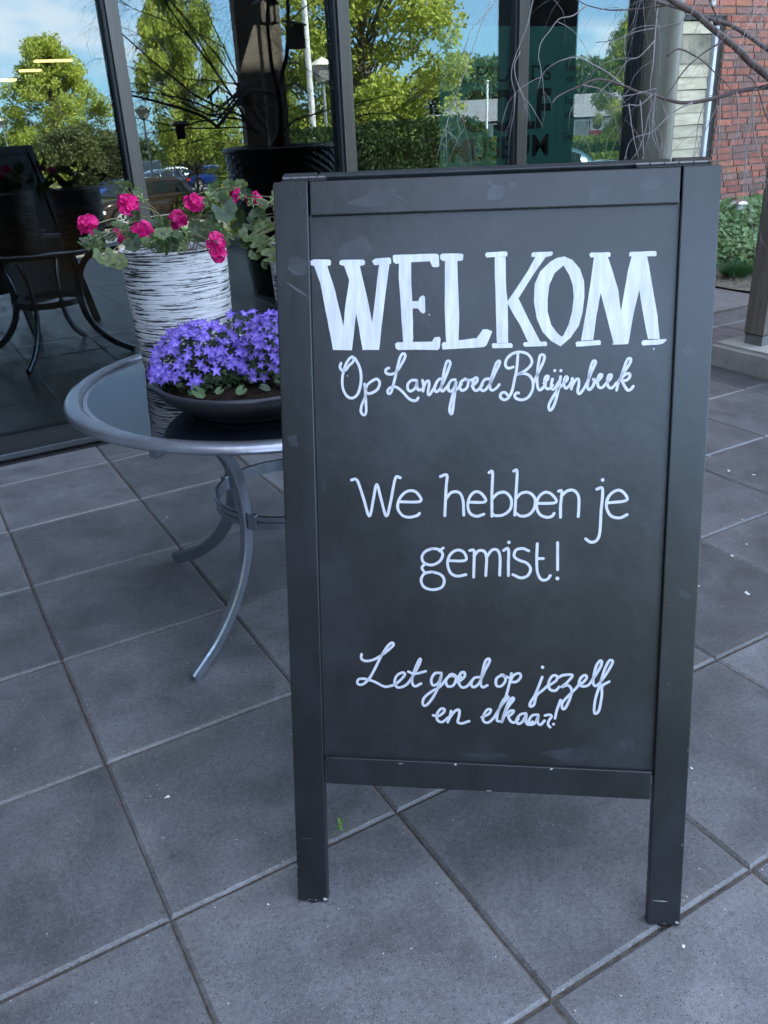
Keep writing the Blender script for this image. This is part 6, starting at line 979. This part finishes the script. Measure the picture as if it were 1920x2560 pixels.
# big clipped hedge
def hedge(name, pts, w, h, m, lab, dens, s0, s1, zb=None, rnd_top=.5, core=True):
    rnd = random.Random(len(pts)*7+int(h*10)); mb = MB(); P = [Vector((p[0], p[1], 0)) for p in pts]; L_ = [0]
    for a, b in zip(P, P[1:]): L_.append(L_[-1]+(b-a).length)
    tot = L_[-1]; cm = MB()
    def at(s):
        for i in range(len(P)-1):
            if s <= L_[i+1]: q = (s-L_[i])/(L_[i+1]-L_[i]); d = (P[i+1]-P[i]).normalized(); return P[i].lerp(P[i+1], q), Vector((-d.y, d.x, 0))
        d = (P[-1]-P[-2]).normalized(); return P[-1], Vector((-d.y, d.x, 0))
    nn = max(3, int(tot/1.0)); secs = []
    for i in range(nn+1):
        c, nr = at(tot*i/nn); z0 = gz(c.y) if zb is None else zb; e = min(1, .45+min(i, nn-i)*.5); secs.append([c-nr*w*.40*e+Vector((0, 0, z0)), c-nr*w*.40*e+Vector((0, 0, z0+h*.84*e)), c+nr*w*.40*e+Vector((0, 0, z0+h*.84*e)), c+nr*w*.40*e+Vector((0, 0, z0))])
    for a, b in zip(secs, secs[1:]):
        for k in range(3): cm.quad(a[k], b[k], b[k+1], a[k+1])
    n_ = int(tot*(2*h+w)*dens)
    for i in range(n_):
        s = rnd.uniform(0, tot); c, nr = at(s); z0 = gz(c.y) if zb is None else zb; u = rnd.uniform(0, 2*h+w); e = min(1, (.55+.45*min(s, tot-s)/(w*.6))) if min(s, tot-s) < w*.6 else 1
        if u < h: q = (-w/2, u)
        elif u < h+w: q = (-w/2+(u-h), h)
        else: q = (w/2, u-h-w)
        rr = 1-rnd_top*.22*(abs(q[0])/(w/2))**3*(q[1]/h)**4; bump_ = .07*noise.noise(Vector((s*1.2, q[0]*2, q[1]*2)))+rnd.gauss(0, .03)
        Pq = c+nr*q[0]*e*rr*(1+bump_)+Vector((0, 0, z0+q[1]*e*rr*(1+bump_*.6))); sz = rnd.uniform(s0, s1); A_ = Vector((rnd.gauss(0, 1), rnd.gauss(0, 1), rnd.gauss(0, 1))).normalized(); B_ = A_.orthogonal().normalized(); mb.quad(Pq-A_*sz, Pq-B_*sz*.6, Pq+A_*sz, Pq+B_*sz*.6)
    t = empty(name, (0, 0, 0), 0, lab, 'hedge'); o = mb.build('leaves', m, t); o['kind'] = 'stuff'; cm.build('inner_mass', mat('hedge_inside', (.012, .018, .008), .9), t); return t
H = MIR['hedge']
hedge('tall_hedge', [(H[0][0]-.9, H[0][1]-.2), H[0][:2], H[1][:2], H[2][:2], (H[3][0]-.2, H[3][1])], 1.5, 1.62, hm, 'tall dark green rounded hedge reflected just above the chalkboard', 900, .022, .045)
LH = MIR['lowhedges']
hedge('low_hedge', [LH[0][:2], LH[1][:2], LH[2][:2], LH[3][:2], (60, -33)], 2.2, 1.9, hm2, 'farther clipped green hedge along the far car park edge', 110, .06, .12, zb=-2.7)
hedge('low_hedge', [(22, -28), LH[4][:2], LH[5][:2], LH[6][:2], LH[7][:2], (36, -15)], 1.6, 1.7, hm2, 'nearer clipped green hedge behind the parked teal cars', 220, .045, .09, zb=-2.25)
hedge('added_hedge', [(-4.2, -1.9), (-2.6, -4.4), (-1.0, -7.2)], 1.1, 2.3, hm, 'unseen dark hedge added to keep sunlit ground out of the chalkboard sheen', 500, .03, .05)  # added out of view so the lower chalkboard mirrors less bright ground
# shrub strip under the trees at the left
hedge('shrub_row', [(9.5, -25.5), (13, -24.6)], 1.5, .9, lm2, 'low dark shrubs between the parked cars', 260, .04, .08)
# far wood
rnd = random.Random(31); W_ = MIR['wood']; bl = []
for (a, b, h0, h1) in ((0, 1, 6.5, 5.8), (1, 2, 5.5, 3.8), (2, 3, 4.5, 11), (3, 4, 11, 14), (4, 5, 14, 12), (5, 6, 12, 12.5), (6, 7, 12.5, 12)):
    A_ = Vector(W_[a]); B_ = Vector(W_[b])
    for k in range(26):
        q = rnd.random(); c = A_.lerp(B_, q); hh = (h0+(h1-h0)*q)*rnd.uniform(.82, 1.0); r = rnd.uniform(1.8, 3.0)
        for z in range(0, int(hh/2.2)+1): bl.append(((c.x+rnd.gauss(0, 1.5), c.y+rnd.gauss(0, 2), -5.0+hh-r*.5-z*2.2), r))
mb = leaf_cloud(rnd, bl, 26, .22, .45); tag(mb.build('distant_wood', wm), 'dark green wood on the horizon behind the low building', 'wood', kind='stuff')
# lamps
lampg = mat('lamp_pole_grey', (.32, .35, .37), .5, .5); cap = mat('lamp_cap_cream', (.75, .72, .60), .5)
lt = MIR['lamps']; lamp_lab = ['parking lamp with a square cream cap left of the brown car', 'nearest parking lamp with a square cream cap beside the flagpole', 'parking lamp at the far left edge of the reflection', 'distant parking lamp before the wood']
for i in range(4):
    (x, y, z), s = lt[2*i], (1, .95, 1.2, 1.)[i]; g = gz(y); t = empty('parking_lamp', (x, y, g), 0, lamp_lab[i], 'street lamp', 'parking lamps with square caps'); hgt = z-g
    mb = MB(); mb.tube([(0, 0, 0), (0, 0, hgt-.25)], [.05, .04], 10); mb.build('pole', lampg, t)
    mb = MB(); a = .33*s; mb.add([(-a, -a, hgt-.02), (a, -a, hgt-.02), (a, a, hgt-.02), (-a, a, hgt-.02), (0, 0, hgt+.18)], [(0, 1, 4), (1, 2, 4), (2, 3, 4), (3, 0, 4), (3, 2, 1, 0)]); mb.build('cap', cap, t)
    mb = MB(); b = .27*s; c = .12*s; mb.add([(-b, -b, hgt-.03), (b, -b, hgt-.03), (b, b, hgt-.03), (-b, b, hgt-.03), (-c, -c, hgt-.42), (c, -c, hgt-.42), (c, c, hgt-.42), (-c, c, hgt-.42)], [(0, 4, 5, 1), (1, 5, 6, 2), (2, 6, 7, 3), (3, 7, 4, 0), (4, 7, 6, 5)]); mb.build('lantern', mat('lantern_panel', (.30, .31, .30), .3), t)
fl = MIR['flag']; wpole = mat('white_pole', (.75, .77, .78), .4)
for i, (a, b, r, lb) in enumerate(((0, 1, .075, 'thick white flagpole reflected beside the birch'), (2, 3, .10, 'thin white flagpole in front of the low building'))):
    A_ = Vector(fl[a]); B_ = Vector(fl[b]); g = gz(A_.y); ht = A_.z-g+(3 if i == 0 else 0); t = empty('flagpole', ((A_.x+B_.x)/2, (A_.y+B_.y)/2, g), 0, lb, 'flagpole'); mb = MB(); mb.tube([(0, 0, 0), (0, 0, ht)], [r, r*.7], 12); mb.build('pole', wpole, t); lathe('finial', [(0, ht+.1), (r*1.2, ht+.05), (r*1.2, ht), (0, ht-.01)], wpole, t, 12)
# low building
B0 = Vector(MIR['bldg'][0]); B1 = Vector(MIR['bldg'][1]); dirb = (Vector((B1.x, B1.y, 0))-Vector((B0.x, B0.y, 0))).normalized(); ab = math.atan2(dirb.y, dirb.x)
lb = empty('low_building', (B0.x, B0.y, -4.4), ab, 'low dark timber building with grey roof and white gable across the car park', 'building')
dwood = mat('dark_cladding', (.055, .050, .048), .7, noise_s=1, noise_a=.2, stretch=(1, 1, 12)); wroof = mat('grey_roof', (.20, .21, .23), .6, noise_s=.6, noise_a=.1); wwhite = mat('white_wall', (.72, .73, .72), .6)
EV = MIR['bldg'][2][2]+4.4+.2; RG = MIR['bldg'][4][2]+4.4-.2
box('wall', -.5, 40, -9, 0, 0, EV, dwood, lb); box('gable_wall', -3.2, -.5, -8, .3, 0, EV+.7, wwhite, lb)
mb = MB(); mb.add([(-.8, .8, EV-.1), (41, .8, EV-.1), (41, -4.5, RG), (-.8, -4.5, RG), (41, -10, EV-.1), (-.8, -10, EV-.1)], [(0, 1, 2, 3), (3, 2, 4, 5)]); mb.build('roof', wroof, lb)
for x in (-.1, 3.0, 6.5, 13, 20): 
    w = 2.2 if x > 0 else .9; o = box('window', x, x+w, .02, .06, EV-2.0, EV-.35, wwhite, lb)
    box('pane', x+.12, x+w*.66, .062, .075, EV-1.85, EV-.5, mat('bright_pane', (.45, .46, .40), .1), o); box('pane', x+w*.70, x+w-.1, .062, .075, EV-1.85, EV-.5, winm, o)
px_ = (Vector(V_POSTER)-B0).length
o = box('poster', px_, px_+2.6, .03, .08, EV-1.9, EV-.25, mat('poster_white', (.70, .68, .62), .5), lb)
box('poster_band', px_+.05, px_+2.55, .082, .09, EV-1.85, EV-1.45, mat('poster_red', (.55, .06, .08), .5), lb); lathe('poster_disc', [(0, 0), (.45, 0)], mat('poster_dark', (.10, .06, .03), .5), lb, 20).matrix_local = Matrix.Translation((px_+.75, .092, EV-.9)) @ Matrix.Rotation(R(-90), 4, 'X')
